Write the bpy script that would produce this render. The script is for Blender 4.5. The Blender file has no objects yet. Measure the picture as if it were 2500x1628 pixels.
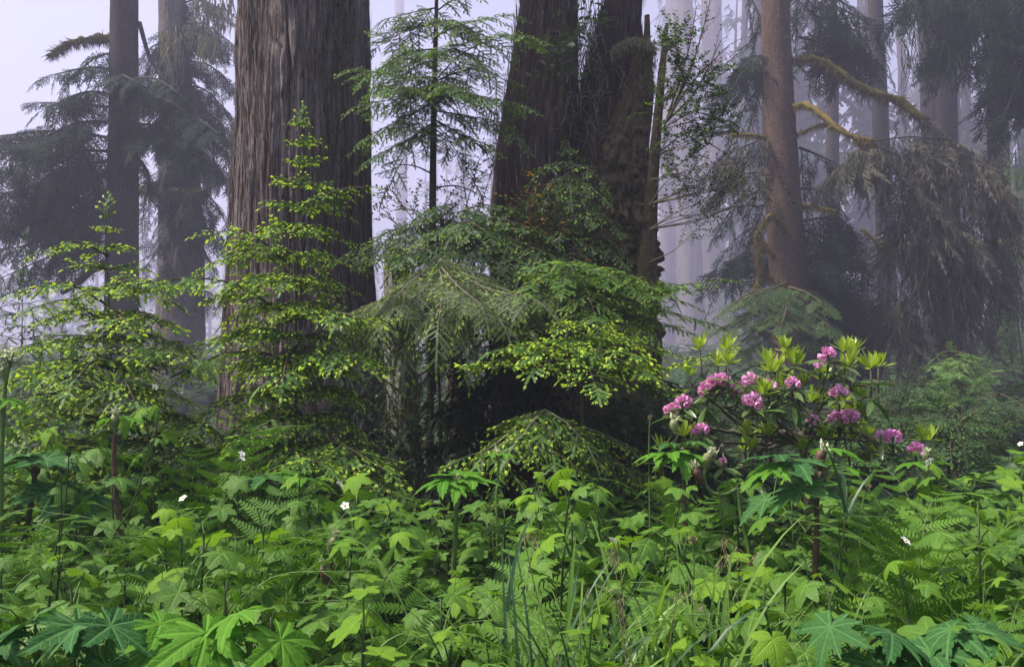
import bpy, math, random
import numpy as np

SC = bpy.context.scene
COL = SC.collection
R = math.radians

# ------------------------------------------------------------------ camera
PW, PH, FX = 2500.0, 1628.0, 1944.0
CAM = np.array((0.0, 0.0, 1.6))
PITCH = R(2.5)
cd = bpy.data.cameras.new('camera')
cd.sensor_width = 36.0
cd.lens = 36.0 * FX / PW
cd.clip_start, cd.clip_end = 0.05, 600.0
cam = bpy.data.objects.new('camera', cd)
cam.location = CAM
cam.rotation_euler = (R(90) + PITCH, 0, 0)
COL.objects.link(cam)
SC.camera = cam

DEEP = [1.0]          # the trees beyond the thicket stand this many times farther off, and are that much larger

def at(px, py, Y):
    """photo pixel -> point at real depth Y (metres in front of the camera)"""
    Y = Y * DEEP[0]
    u, v = (px - PW / 2) / FX, (PH / 2 - py) / FX
    d = np.array((u, math.cos(PITCH) - v * math.sin(PITCH), math.sin(PITCH) + v * math.cos(PITCH)))
    return CAM + d * (Y / d[1])

def foot(px, Y):
    p = at(px, 1000, Y)
    return np.array((p[0], p[1], float(ground_z(p[0], p[1]))))

def pix(p):
    q = np.asarray(p) - CAM
    z = q[1] * math.cos(PITCH) + q[2] * math.sin(PITCH)
    return (PW / 2 + FX * q[0] / z, PH / 2 - FX * (-q[1] * math.sin(PITCH) + q[2] * math.cos(PITCH)) / z)

# ------------------------------------------------------------------ light
SUN_EL, SUN_AZ = R(58), R(-98)         # azimuth from +Y (into the picture), clockwise
w = bpy.data.worlds.new('World')
SC.world = w
w.use_nodes = True
nt = w.node_tree
sky = nt.nodes.new('ShaderNodeTexSky')
sky.sky_type = 'NISHITA'
sky.sun_disc = False
sky.sun_elevation = SUN_EL
sky.sun_rotation = SUN_AZ
sky.dust_density = 4.0
nt.nodes['Background'].inputs['Strength'].default_value = 0.055
nt.links.new(sky.outputs[0], nt.nodes['Background'].inputs['Color'])
sl = bpy.data.lights.new('sun', 'SUN')
sl.energy = 2.8
sl.angle = R(5)
sl.color = (1.0, 0.95, 0.86)
so = bpy.data.objects.new('sun', sl)
from mathutils import Vector
sd = Vector((math.sin(SUN_AZ) * math.cos(SUN_EL), math.cos(SUN_AZ) * math.cos(SUN_EL), math.sin(SUN_EL)))
so.rotation_euler = sd.to_track_quat('Z', 'Y').to_euler()
so.location = (0, 0, 60)
COL.objects.link(so)
SC.view_settings.view_transform = 'Standard'
SC.view_settings.look = 'None'
SC.view_settings.gamma = 1.0
SC.view_settings.exposure = 2.02
cy = SC.cycles
cy.max_bounces, cy.diffuse_bounces, cy.glossy_bounces, cy.transmission_bounces = 6, 3, 2, 3
cy.volume_bounces = 2
cy.use_denoising = True
cy.caustics_reflective = cy.caustics_refractive = False

# ------------------------------------------------------------------ numpy helpers
def nrm(v):
    v = np.asarray(v, float)
    return v / np.maximum(np.linalg.norm(v, axis=-1, keepdims=True), 1e-9)

def _h(ix, iy, iz, s):
    n = (ix * 374761393 + iy * 668265263 + iz * 2147483647 + s * 1274126177) & 0xffffffff
    n = ((n ^ (n >> 13)) * 1274126177) & 0xffffffff
    n = ((n ^ (n >> 16)) * 2246822519) & 0xffffffff
    return ((n ^ (n >> 15)) & 0xffffff) / float(0xffffff)

def vn(x, y, z=0.0, s=0):
    """value noise in 0..1"""
    x, y, z = np.broadcast_arrays(np.asarray(x, float), np.asarray(y, float), np.asarray(z, float))
    i, j, k = np.floor(x).astype(np.int64), np.floor(y).astype(np.int64), np.floor(z).astype(np.int64)
    f, g, h = x - i, y - j, z - k
    f, g, h = f * f * (3 - 2 * f), g * g * (3 - 2 * g), h * h * (3 - 2 * h)
    o = 0
    for a in (0, 1):
        for b in (0, 1):
            for c in (0, 1):
                o = o + _h(i + a, j + b, k + c, s) * (f if a else 1 - f) * (g if b else 1 - g) * (h if c else 1 - h)
    return o

def catmull(pts, n):
    P = np.asarray(pts, float)
    if len(P) == 2:
        t = np.linspace(0, 1, n)[:, None]
        return P[0] * (1 - t) + P[1] * t
    Q = np.vstack([2 * P[0] - P[1], P, 2 * P[-1] - P[-2]])
    t = np.linspace(0, len(P) - 1, n)
    i = np.minimum(t.astype(int), len(P) - 2)
    f = (t - i)[:, None]
    a, b, c, d = Q[i], Q[i + 1], Q[i + 2], Q[i + 3]
    return 0.5 * (2 * b + (c - a) * f + (2 * a - 5 * b + 4 * c - d) * f ** 2 + (3 * b - a - 3 * c + d) * f ** 3)

def frames(fwd, up):
    """stack of 3x3 matrices whose columns are forward, side, up"""
    X = nrm(fwd)
    Y = nrm(np.cross(up, X))
    Z = np.cross(X, Y)
    return np.stack([X, Y, Z], axis=-1)

class Tpl:
    def __init__(self, V, F, m, lf):
        self.V, self.F, self.m, self.lf = np.asarray(V, float), np.asarray(F, np.int64), np.asarray(m, np.int64), np.asarray(lf, float)

class Buf:
    def __init__(self):
        self.V, self.L, self.S, self.m, self.a = [], [], [], [], []
        self.n = 0
    def add(self, V, F, mat=0, lf=None):
        V = np.asarray(V, float); F = np.asarray(F, np.int64)
        self.V.append(V)
        self.L.append((F + self.n).ravel())
        self.S.append(np.full(len(F), F.shape[1], np.int64))
        self.m.append(np.broadcast_to(np.asarray(mat, np.int64), (len(F),)))
        self.a.append(np.zeros((len(V), 3)) if lf is None else lf)
        self.n += len(V)
    def inst(self, T, M, t, rand=None, mat=None):
        M, t = np.asarray(M, float), np.asarray(t, float)
        if len(M) == 0:
            return
        k, nv = len(M), len(T.V)
        V = np.einsum('kij,nj->kni', M, T.V) + t[:, None, :]
        F = (T.F[None] + (np.arange(k) * nv)[:, None, None]).reshape(-1, T.F.shape[1])
        lf = np.broadcast_to(T.lf[None], (k, nv, 3)).copy()
        if rand is not None:
            lf[:, :, 2] = np.clip(lf[:, :, 2] * 0.45 + np.asarray(rand)[:, None] * 0.55, 0, 1)
        mm = np.tile(T.m if mat is None else np.full(len(T.F), mat), k)
        self.add(V.reshape(-1, 3), F, mm, lf.reshape(-1, 3))
    def tpl(self):
        V = np.vstack(self.V)
        F = np.concatenate(self.L).reshape(-1, 3)
        return Tpl(V, F, np.concatenate(self.m), np.vstack(self.a))
    def mesh(self, name, mats, smooth=True):
        me = bpy.data.meshes.new(name)
        V = np.vstack(self.V).astype(np.float32)
        L = np.concatenate(self.L).astype(np.int32)
        S = np.concatenate(self.S)
        me.vertices.add(len(V)); me.vertices.foreach_set('co', V.ravel())
        me.loops.add(len(L)); me.loops.foreach_set('vertex_index', L)
        me.polygons.add(len(S))
        me.polygons.foreach_set('loop_start', np.concatenate([[0], np.cumsum(S)[:-1]]).astype(np.int32))
        me.polygons.foreach_set('material_index', np.concatenate(self.m).astype(np.int32))
        me.polygons.foreach_set('use_smooth', np.full(len(S), smooth))
        at_ = me.attributes.new('lf', 'FLOAT_VECTOR', 'POINT')
        at_.data.foreach_set('vector', np.vstack(self.a).astype(np.float32).ravel())
        for m in (mats if isinstance(mats, (list, tuple)) else [mats]):
            me.materials.append(m)
        me.update(calc_edges=True)
        return me
    def build(self, name, mats, parent=None, origin=None, smooth=True):
        if origin is not None:
            self.V = [v - np.asarray(origin) for v in self.V]
        return link(name, self.mesh(name, mats, smooth), parent, origin if parent is None else None)

def link(name, me, parent=None, loc=None):
    o = bpy.data.objects.new(name, me)
    COL.objects.link(o)
    if parent is not None:
        o.parent = parent
    if loc is not None:
        o.location = tuple(loc)
    return o

def tag(o, label=None, cat=None, group=None, kind=None):
    if label: o['label'] = label
    if cat: o['category'] = cat
    if group: o['group'] = group
    if kind: o['kind'] = kind
    return o

def thing(name, loc, label, cat, group=None):
    o = bpy.data.objects.new(name, None)
    o.empty_display_size = 0.2
    COL.objects.link(o)
    o.location = tuple(loc)
    return tag(o, label, cat, group)

def tube(buf, pts, r, n=6, mat=0, rand=0.5, lump=0.0, seed=0, cap=True):
    P = np.asarray(pts, float)
    r = np.broadcast_to(np.asarray(r, float), (len(P),))
    T = nrm(np.gradient(P, axis=0))
    ref = np.array((0.31, 0.2, 0.93)) if abs(nrm(P[-1] - P[0])[2]) < 0.85 else np.array((0.9, 0.3, 0.1))
    A = nrm(np.cross(T, ref)); B = np.cross(T, A)
    th = np.arange(n) * 2 * math.pi / n
    rr = r[:, None] * np.ones(n)
    if lump:
        s = np.arange(len(P))[:, None]
        rr = rr * (1 + lump * 2 * (vn(s * 0.6, th[None] * n / 6, 0, seed) - 0.5))
    V = P[:, None] + rr[..., None] * (np.cos(th)[None, :, None] * A[:, None] + np.sin(th)[None, :, None] * B[:, None])
    V = V.reshape(-1, 3)
    i = np.arange(len(P) - 1)[:, None] * n; j = np.arange(n)[None]; j2 = (j + 1) % n
    q = np.stack([i + j, i + j2, i + n + j2, i + n + j], -1).reshape(-1, 4)
    F = np.vstack([q[:, [0, 1, 2]], q[:, [0, 2, 3]]])
    if cap:
        V = np.vstack([V, P[:1], P[-1:]])
        c0, c1, e = len(V) - 2, len(V) - 1, (len(P) - 1) * n
        jj = np.arange(n); k2 = (jj + 1) % n
        F = np.vstack([F, np.stack([k2, jj, np.full(n, c0)], -1), np.stack([e + jj, e + k2, np.full(n, c1)], -1)])
    lf = np.zeros((len(V), 3)); lf[:, 2] = rand
    buf.add(V, F, mat, lf)

# ------------------------------------------------------------------ materials
def new_mat(name):
    m = bpy.data.materials.new(name); m.use_nodes = True
    n = m.node_tree.nodes; n.clear()
    out = n.new('ShaderNodeOutputMaterial')
    return m, n, m.node_tree.links, out

def math_(n, l, op, a, b=None, clamp=False):
    x = n.new('ShaderNodeMath'); x.operation = op; x.use_clamp = clamp
    for i, s in enumerate((a, b)):
        if s is None: continue
        if isinstance(s, (int, float)): x.inputs[i].default_value = s
        else: l.new(s, x.inputs[i])
    return x.outputs[0]

def ramp(n, l, fac, stops):
    r = n.new('ShaderNodeValToRGB')
    e = r.color_ramp.elements
    while len(e) < len(stops): e.new(0.5)
    for k, (p, c) in enumerate(stops):
        e[k].position = p; e[k].color = (*c, 1)
    l.new(fac, r.inputs[0])
    return r.outputs[0]

def noise(n, l, scale, detail=3, vec=None, rough=0.55):
    x = n.new('ShaderNodeTexNoise')
    x.inputs['Scale'].default_value = scale; x.inputs['Detail'].default_value = detail; x.inputs['Roughness'].default_value = rough
    if vec is not None: l.new(vec, x.inputs['Vector'])
    return x.outputs['Fac']

def mixc(n, l, fac, a, b, mode='MIX'):
    x = n.new('ShaderNodeMix'); x.data_type = 'RGBA'; x.blend_type = mode
    for i, s in ((0, fac), (6, a), (7, b)):
        if isinstance(s, (int, float)): x.inputs[i].default_value = s
        elif isinstance(s, tuple): x.inputs[i].default_value = (*s, 1)
        else: l.new(s, x.inputs[i])
    return x.outputs[2]

def leaf_mat(name, c1, c2, trans=0.35, rough=0.5, spec=0.3, veins=0.0, spots=0.0, warm=(1.15, 1.15, 0.6)):
    m, n, l, out = new_mat(name)
    a = n.new('ShaderNodeAttribute'); a.attribute_name = 'lf'
    sp = n.new('ShaderNodeSeparateXYZ'); l.new(a.outputs['Vector'], sp.inputs[0])
    oi = n.new('ShaderNodeObjectInfo')
    geo = n.new('ShaderNodeNewGeometry')
    big = noise(n, l, 2.2, 2, geo.outputs['Position'])
    f = math_(n, l, 'MULTIPLY', sp.outputs['Z'], 0.65)
    f = math_(n, l, 'ADD', f, math_(n, l, 'MULTIPLY', oi.outputs['Random'], 0.2))
    f = math_(n, l, 'ADD', f, math_(n, l, 'MULTIPLY', math_(n, l, 'SUBTRACT', big, 0.4), 0.7), clamp=True)
    col = ramp(n, l, f, [(0.0, c1), (1.0, c2)])
    bs = n.new('ShaderNodeBsdfPrincipled')
    if veins:
        al, ac = sp.outputs['X'], sp.outputs['Y']
        main = math_(n, l, 'SUBTRACT', 1.0, math_(n, l, 'MULTIPLY', ac, 26.0), clamp=True)
        fr = math_(n, l, 'FRACT', math_(n, l, 'MULTIPLY', math_(n, l, 'SUBTRACT', al, math_(n, l, 'MULTIPLY', ac, 0.85)), 7.0))
        sec = math_(n, l, 'SUBTRACT', 1.0, math_(n, l, 'MULTIPLY', math_(n, l, 'ABSOLUTE', math_(n, l, 'SUBTRACT', fr, 0.5)), 7.0), clamp=True)
        v = math_(n, l, 'MAXIMUM', main, math_(n, l, 'MULTIPLY', sec, 0.55))
        fine = noise(n, l, 55, 3, geo.outputs['Position'])
        col = mixc(n, l, math_(n, l, 'MULTIPLY', v, veins), col, tuple(min(1, x * 1.5 + 0.025) for x in c2))
        col = mixc(n, l, math_(n, l, 'MULTIPLY', math_(n, l, 'SUBTRACT', fine, 0.35), 0.5, clamp=True), col, tuple(x * 0.5 for x in c1))
        bmp = n.new('ShaderNodeBump'); bmp.inputs['Strength'].default_value = 0.5; bmp.inputs['Distance'].default_value = 0.004
        l.new(math_(n, l, 'SUBTRACT', fine, math_(n, l, 'MULTIPLY', v, 0.9)), bmp.inputs['Height'])
        l.new(bmp.outputs[0], bs.inputs['Normal'])
    if spots:
        s = noise(n, l, 30, 1, geo.outputs['Position'])
        col = mixc(n, l, math_(n, l, 'GREATER_THAN', s, 1 - spots), col, (0.16, 0.12, 0.03))
    l.new(col, bs.inputs['Base Color'])
    bs.inputs['Roughness'].default_value = rough
    bs.inputs['Specular IOR Level'].default_value = spec
    tr = n.new('ShaderNodeBsdfTranslucent')
    l.new(mixc(n, l, 1.0, col, warm, 'MULTIPLY'), tr.inputs['Color'])
    mx = n.new('ShaderNodeMixShader'); mx.inputs[0].default_value = trans
    l.new(bs.outputs[0], mx.inputs[1]); l.new(tr.outputs[0], mx.inputs[2])
    l.new(mx.outputs[0], out.inputs[0])
    return m

def bark_mat(name, stops, stretch=(14, 14, 1.2), moss=None, moss_amt=0.5, bump=0.6, fine=60.0, bump_d=0.02):
    m, n, l, out = new_mat(name)
    tc = n.new('ShaderNodeNewGeometry')
    def mapped(s):
        mp = n.new('ShaderNodeMapping'); mp.inputs['Scale'].default_value = s
        l.new(tc.outputs['Position'], mp.inputs[0]); return mp.outputs[0]
    n1 = noise(n, l, 1.0, 6, mapped(stretch), 0.65)
    n2 = noise(n, l, 1.0, 4, mapped((fine, fine, fine * 0.12)), 0.6)
    n3 = noise(n, l, 1.6, 3, mapped((1, 1, 0.35)))
    f = math_(n, l, 'ADD', math_(n, l, 'MULTIPLY', n1, 0.55), math_(n, l, 'MULTIPLY', n2, 0.3))
    f = math_(n, l, 'ADD', f, math_(n, l, 'MULTIPLY', n3, 0.25))
    col = ramp(n, l, f, stops)
    if moss:
        k = noise(n, l, 1.0, 5, mapped((5, 5, 2.0)), 0.7)
        k = math_(n, l, 'MULTIPLY', math_(n, l, 'SUBTRACT', k, 0.62 - 0.2 * moss_amt), 7.0, clamp=True)
        col = mixc(n, l, math_(n, l, 'MULTIPLY', k, 0.85), col, moss)
    bs = n.new('ShaderNodeBsdfPrincipled')
    l.new(col, bs.inputs['Base Color'])
    bs.inputs['Roughness'].default_value = 0.9; bs.inputs['Specular IOR Level'].default_value = 0.15
    bp = n.new('ShaderNodeBump'); bp.inputs['Strength'].default_value = bump; bp.inputs['Distance'].default_value = bump_d
    l.new(math_(n, l, 'ADD', n1, math_(n, l, 'MULTIPLY', n2, 0.6)), bp.inputs['Height'])
    l.new(bp.outputs[0], bs.inputs['Normal'])
    l.new(bs.outputs[0], out.inputs[0])
    return m

def plain_mat(name, c1, c2, scale=20, rough=0.7, spec=0.3, bump=0.3):
    m, n, l, out = new_mat(name)
    geo = n.new('ShaderNodeNewGeometry')
    f = noise(n, l, scale, 4, geo.outputs['Position'])
    bs = n.new('ShaderNodeBsdfPrincipled')
    l.new(ramp(n, l, f, [(0.3, c1), (0.7, c2)]), bs.inputs['Base Color'])
    bs.inputs['Roughness'].default_value = rough; bs.inputs['Specular IOR Level'].default_value = spec
    bp = n.new('ShaderNodeBump'); bp.inputs['Strength'].default_value = bump; bp.inputs['Distance'].default_value = 0.005
    l.new(f, bp.inputs['Height']); l.new(bp.outputs[0], bs.inputs['Normal'])
    l.new(bs.outputs[0], out.inputs[0])
    return m

M = {}
M['fresh_needle'] = leaf_mat('hemlock needles', (0.042, 0.110, 0.018), (0.115, 0.225, 0.034), 0.32)
M['fresh_tip'] = leaf_mat('new hemlock growth', (0.38, 0.55, 0.040), (0.62, 0.76, 0.095), 0.4, 0.45)
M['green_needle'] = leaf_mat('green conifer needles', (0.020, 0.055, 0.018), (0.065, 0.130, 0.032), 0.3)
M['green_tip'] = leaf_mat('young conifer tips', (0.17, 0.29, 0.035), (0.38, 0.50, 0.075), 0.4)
M['light_needle'] = leaf_mat('hemlock needles with painted backlight', (0.050, 0.110, 0.034), (0.130, 0.225, 0.070), 0.42)  # paler copy of the needles, backlight put into the colour
M['dark_needle'] = leaf_mat('dark conifer needles', (0.010, 0.022, 0.012), (0.028, 0.052, 0.022), 0.22, 0.7, 0.08)  # dark foliage; on the hollow's hemlocks the tone stands in for shade
M['brown_needle'] = leaf_mat('brown mossy needles', (0.020, 0.026, 0.012), (0.115, 0.092, 0.052), 0.2, warm=(1.1, 1.0, 0.7))
M['dead_needle'] = leaf_mat('dry grey green twigs', (0.042, 0.085, 0.024), (0.165, 0.225, 0.075), 0.25, warm=(1.1, 1.0, 0.7))
M['twig'] = plain_mat('brown twig', (0.045, 0.032, 0.020), (0.11, 0.080, 0.045))
M['pale_twig'] = plain_mat('pale dead twig', (0.13, 0.11, 0.08), (0.26, 0.22, 0.16))
M['dark_wood'] = plain_mat('dark wet wood', (0.012, 0.010, 0.009), (0.035, 0.028, 0.022), 14)
M['moss'] = leaf_mat('golden moss', (0.075, 0.062, 0.014), (0.30, 0.225, 0.055), 0.25, 0.9, 0.1, warm=(1.1, 1.0, 0.5))
M['olive_moss'] = leaf_mat('olive moss', (0.045, 0.042, 0.010), (0.17, 0.14, 0.035), 0.2, 0.9, 0.1, warm=(1.1, 1.0, 0.6))
M['lichen'] = leaf_mat('pale hanging lichen', (0.10, 0.105, 0.070), (0.27, 0.26, 0.17), 0.3, 0.9, 0.1, warm=(1.1, 1.0, 0.8))
M['redwood'] = bark_mat('redwood bark', [(0.36, (0.014, 0.010, 0.009)), (0.48, (0.088, 0.060, 0.053)), (0.58, (0.20, 0.150, 0.142)), (0.73, (0.38, 0.33, 0.33))],
                        (26, 26, 1.3), (0.050, 0.048, 0.014), 0.12, 1.0, 130.0, 0.03)
M['bark_pale'] = plain_mat('weathered bark fibre', (0.11, 0.09, 0.088), (0.30, 0.265, 0.265), 25, 0.9, 0.1)
M['bark_dark'] = plain_mat('dark bark fibre', (0.030, 0.018, 0.014), (0.10, 0.058, 0.046), 25, 0.9, 0.1)
M['redwood_dark'] = bark_mat('old dark redwood bark', [(0.3, (0.014, 0.010, 0.009)), (0.5, (0.050, 0.035, 0.030)), (0.75, (0.13, 0.10, 0.09))],
                             (14, 14, 1.0), (0.035, 0.038, 0.014), 0.25)
M['spruce'] = bark_mat('brown spruce bark', [(0.35, (0.016, 0.009, 0.006)), (0.5, (0.062, 0.037, 0.025)), (0.70, (0.155, 0.105, 0.075))],
                       (26, 26, 12), (0.085, 0.080, 0.030), 0.15, 0.8, 90)
M['dark_bark'] = bark_mat('dark conifer bark', [(0.3, (0.010, 0.008, 0.007)), (0.5, (0.034, 0.025, 0.022)), (0.75, (0.085, 0.066, 0.056))],
                          (22, 22, 5), None, 0.2, 0.8, 80)
M['grey_bark'] = bark_mat('grey conifer bark', [(0.3, (0.035, 0.030, 0.027)), (0.5, (0.11, 0.090, 0.082)), (0.75, (0.25, 0.215, 0.20))],
                          (18, 18, 5), (0.070, 0.070, 0.035), 0.3, 0.7, 70)
M['mossy_grey'] = bark_mat('lichen covered grey bark', [(0.3, (0.05, 0.05, 0.035)), (0.5, (0.16, 0.15, 0.11)), (0.7, (0.42, 0.42, 0.36))],
                           (30, 30, 14), (0.11, 0.125, 0.03), 0.45, 0.9, 70)
M['burl'] = bark_mat('shaggy mossy burl', [(0.3, (0.018, 0.013, 0.008)), (0.5, (0.085, 0.060, 0.038)), (0.72, (0.23, 0.170, 0.115))],
                     (20, 20, 16), (0.075, 0.070, 0.022), 0.75, 1.0, 90, 0.04)
M['thimble'] = leaf_mat('thimbleberry leaf', (0.022, 0.078, 0.009), (0.130, 0.260, 0.022), 0.26, 0.5, 0.25, veins=0.55, spots=0.17)
M['thimble_young'] = leaf_mat('young thimbleberry leaf', (0.095, 0.225, 0.018), (0.22, 0.37, 0.030), 0.4, 0.6, 0.15, veins=0.4)
M['thimble_old'] = leaf_mat('yellowing brown spotted leaf', (0.085, 0.095, 0.014), (0.20, 0.20, 0.028), 0.3, 0.6, 0.15, veins=0.5, spots=0.36)
M['parsnip'] = leaf_mat('cow parsnip leaf', (0.016, 0.070, 0.018), (0.068, 0.175, 0.042), 0.26, 0.6, 0.12, veins=0.7, warm=(1.1, 1.2, 0.5))
M['parsnip_young'] = leaf_mat('young cow parsnip leaf', (0.050, 0.175, 0.014), (0.145, 0.320, 0.028), 0.38, 0.6, 0.12, veins=0.5)
M['fern'] = leaf_mat('fern frond', (0.040, 0.115, 0.012), (0.145, 0.285, 0.026), 0.3, 0.6, 0.15)
M['fern_dark'] = leaf_mat('fern frond with painted shade', (0.020, 0.058, 0.014), (0.060, 0.130, 0.026), 0.3, 0.5)  # darker copy of the fern, shade put into the green
M['stem_green'] = plain_mat('green stem', (0.060, 0.115, 0.022), (0.12, 0.19, 0.045), 30, 0.5)
M['stem_dark'] = plain_mat('dark green stem', (0.018, 0.032, 0.010), (0.050, 0.070, 0.022), 30, 0.5)
M['stem_brown'] = plain_mat('purple brown stem', (0.055, 0.026, 0.020), (0.13, 0.072, 0.045), 30, 0.5)
M['sheath'] = plain_mat('green brown bud sheath', (0.11, 0.13, 0.045), (0.25, 0.26, 0.11), 40, 0.5)
M['sheath_brown'] = plain_mat('purple bud sheath', (0.055, 0.025, 0.020), (0.13, 0.075, 0.045), 40, 0.5)
M['cream'] = plain_mat('cream flower buds', (0.38, 0.40, 0.22), (0.62, 0.62, 0.42), 60, 0.7)
M['grass'] = leaf_mat('grass blade', (0.070, 0.165, 0.022), (0.21, 0.36, 0.055), 0.4, 0.4, 0.4)
M['grass_dark'] = leaf_mat('blue green grass blade', (0.022, 0.060, 0.026), (0.055, 0.12, 0.05), 0.3, 0.4, 0.4)
M['straw'] = plain_mat('straw seed head', (0.18, 0.15, 0.07), (0.36, 0.31, 0.17), 40)
M['rhodo_young'] = leaf_mat('young rhododendron leaf', (0.21, 0.33, 0.030), (0.42, 0.54, 0.060), 0.4, 0.35, 0.4)
M['rhodo_leaf'] = leaf_mat('old rhododendron leaf', (0.045, 0.095, 0.022), (0.150, 0.230, 0.060), 0.25, 0.32, 0.5)
M['petal'] = leaf_mat('pink petal', (0.82, 0.30, 0.66), (0.95, 0.60, 0.86), 0.3, 0.5, 0.2, warm=(1.0, 0.95, 1.0))
M['stamen'] = leaf_mat('orange red stamens', (0.45, 0.07, 0.05), (0.65, 0.18, 0.09), 0.2, 0.5, 0.2, warm=(1, 1, 1))
M['white_petal'] = leaf_mat('white petal', (0.70, 0.70, 0.66), (0.82, 0.82, 0.80), 0.3, 0.5, 0.2, warm=(1, 1, 1))
M['yellow'] = plain_mat('yellow stamens', (0.5, 0.4, 0.08), (0.65, 0.5, 0.12))
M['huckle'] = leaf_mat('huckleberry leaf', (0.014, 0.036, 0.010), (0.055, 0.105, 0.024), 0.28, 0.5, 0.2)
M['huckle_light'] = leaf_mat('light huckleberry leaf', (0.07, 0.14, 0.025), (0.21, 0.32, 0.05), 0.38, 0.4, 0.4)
M['huckle_orange'] = leaf_mat('orange new leaf', (0.20, 0.09, 0.02), (0.34, 0.16, 0.035), 0.35, 0.4, 0.4)
M['salal'] = leaf_mat('salal leaf', (0.050, 0.095, 0.030), (0.15, 0.22, 0.085), 0.3, 0.4, 0.4)
M['maple'] = leaf_mat('vine maple leaf', (0.10, 0.22, 0.05), (0.24, 0.40, 0.10), 0.4, 0.5, 0.3)
M['carpet'] = leaf_mat('low leaves with painted shade', (0.010, 0.034, 0.006), (0.036, 0.085, 0.014), 0.2, 0.7, 0.1)  # dark green stands in for shade between the taller plants
M['soil'] = plain_mat('dark forest soil', (0.008, 0.010, 0.004), (0.026, 0.034, 0.012), 6, 0.95, 0.1, 0.6)

# ------------------------------------------------------------------ structure: ground and air
def ground_z(x, y):
    base = 0.045 * np.clip(y - 12, 0, 60) + 0.06 * np.clip(x - 8, 0, 60) * np.clip((y - 12) / 14, 0, 1)
    return base + 0.5 * (vn(x * 0.12, y * 0.12, 0, 3) - 0.5) * np.clip((y - 5) / 8, 0, 1) + 0.06 * (vn(x * 1.5, y * 1.5, 0, 4) - 0.5)

b = Buf()
gx, gy = np.meshgrid(np.concatenate([np.linspace(-320, -16, 50), np.linspace(-15, 15, 90), np.linspace(16, 320, 50)]),
                     np.concatenate([np.linspace(-13, 0, 8), np.linspace(0.4, 25, 90), np.linspace(26, 530, 80)]))
gv = np.stack([gx, gy, ground_z(gx, gy)], -1)
ny, nx = gx.shape
ii = (np.arange(ny - 1)[:, None] * nx + np.arange(nx - 1)[None]).ravel()
b.add(gv.reshape(-1, 3), np.stack([ii, ii + 1, ii + nx + 1, ii + nx], -1))
tag(b.build('ground', M['soil']), kind='structure')

HAZE = True
if HAZE:
    hb = Buf()
    x0, x1, y0, y1, z0, z1 = -330, 330, -14, 540, -1.8, 150
    c = [(x0, y0, z0), (x1, y0, z0), (x1, y1, z0), (x0, y1, z0), (x0, y0, z1), (x1, y0, z1), (x1, y1, z1), (x0, y1, z1)]
    hb.add(c, [(3, 2, 1, 0), (4, 5, 6, 7), (0, 1, 5, 4), (1, 2, 6, 5), (2, 3, 7, 6), (3, 0, 4, 7)])
    hm, n, l, out = new_mat('morning fog')
    pv = n.new('ShaderNodeVolumePrincipled')
    pv.inputs['Color'].default_value = (0.65, 0.63, 0.83, 1)
    pv.inputs['Density'].default_value = 0.0038
    pv.inputs['Anisotropy'].default_value = 0.2
    l.new(pv.outputs[0], out.inputs['Volume'])
    tag(hb.build('haze', hm, smooth=False), kind='stuff')

# ------------------------------------------------------------------ foliage templates
def sprig_tpl(npair, L, nl, nw, seed, lift=0.25):
    """a twig with two rows of needles, along +X, flat in XY"""
    g = np.random.default_rng(seed)
    V, F = [], []
    for i in range(npair):
        x = L * (i + 0.3) / npair
        for s in (-1, 1):
            a = R(62 + g.uniform(-10, 10)); q = nl * g.uniform(0.75, 1.1)
            dx, dy = math.cos(a) * q, s * math.sin(a) * q
            z = g.uniform(-lift, lift) * q
            k = len(V)
            V += [(x - nw / 2, 0, 0), (x + nw / 2, 0, 0), (x + dx, dy, z)]
            F.append((k, k + 1, k + 2))
    k = len(V)
    V += [(L - nw, 0, 0), (L + nl * 0.7, nw * 0.5, 0.0), (L + nl * 0.7, -nw * 0.5, 0.0)]
    F.append((k, k + 2, k + 1))
    m = [0] * len(F)
    k = len(V); t = 0.0012
    V += [(0, -t, 0), (0, t, 0), (L, t * .6, 0), (L, -t * .6, 0)]
    F += [(k, k + 1, k + 2), (k, k + 2, k + 3)]; m += [1, 1]
    return Tpl(V, F, m, np.zeros((len(V), 3)))

def tip_tpl(L, W):
    V, F = [], []
    for a, l_ in ((0, 1.0), (20, 0.72), (-20, 0.72)):
        c, s = math.cos(R(a)), math.sin(R(a)); q = L * l_
        k = len(V)
        for (x, y, z) in ((0, 0, 0), (q * .55, W / 2, .12 * q), (q, 0, -.22 * q), (q * .55, -W / 2, .12 * q)):
            V.append((x * c - y * s, x * s + y * c, z))
        F += [(k, k + 1, k + 2), (k, k + 2, k + 3)]
    return Tpl(V, F, [2] * len(F), np.zeros((len(V), 3)))

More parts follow.
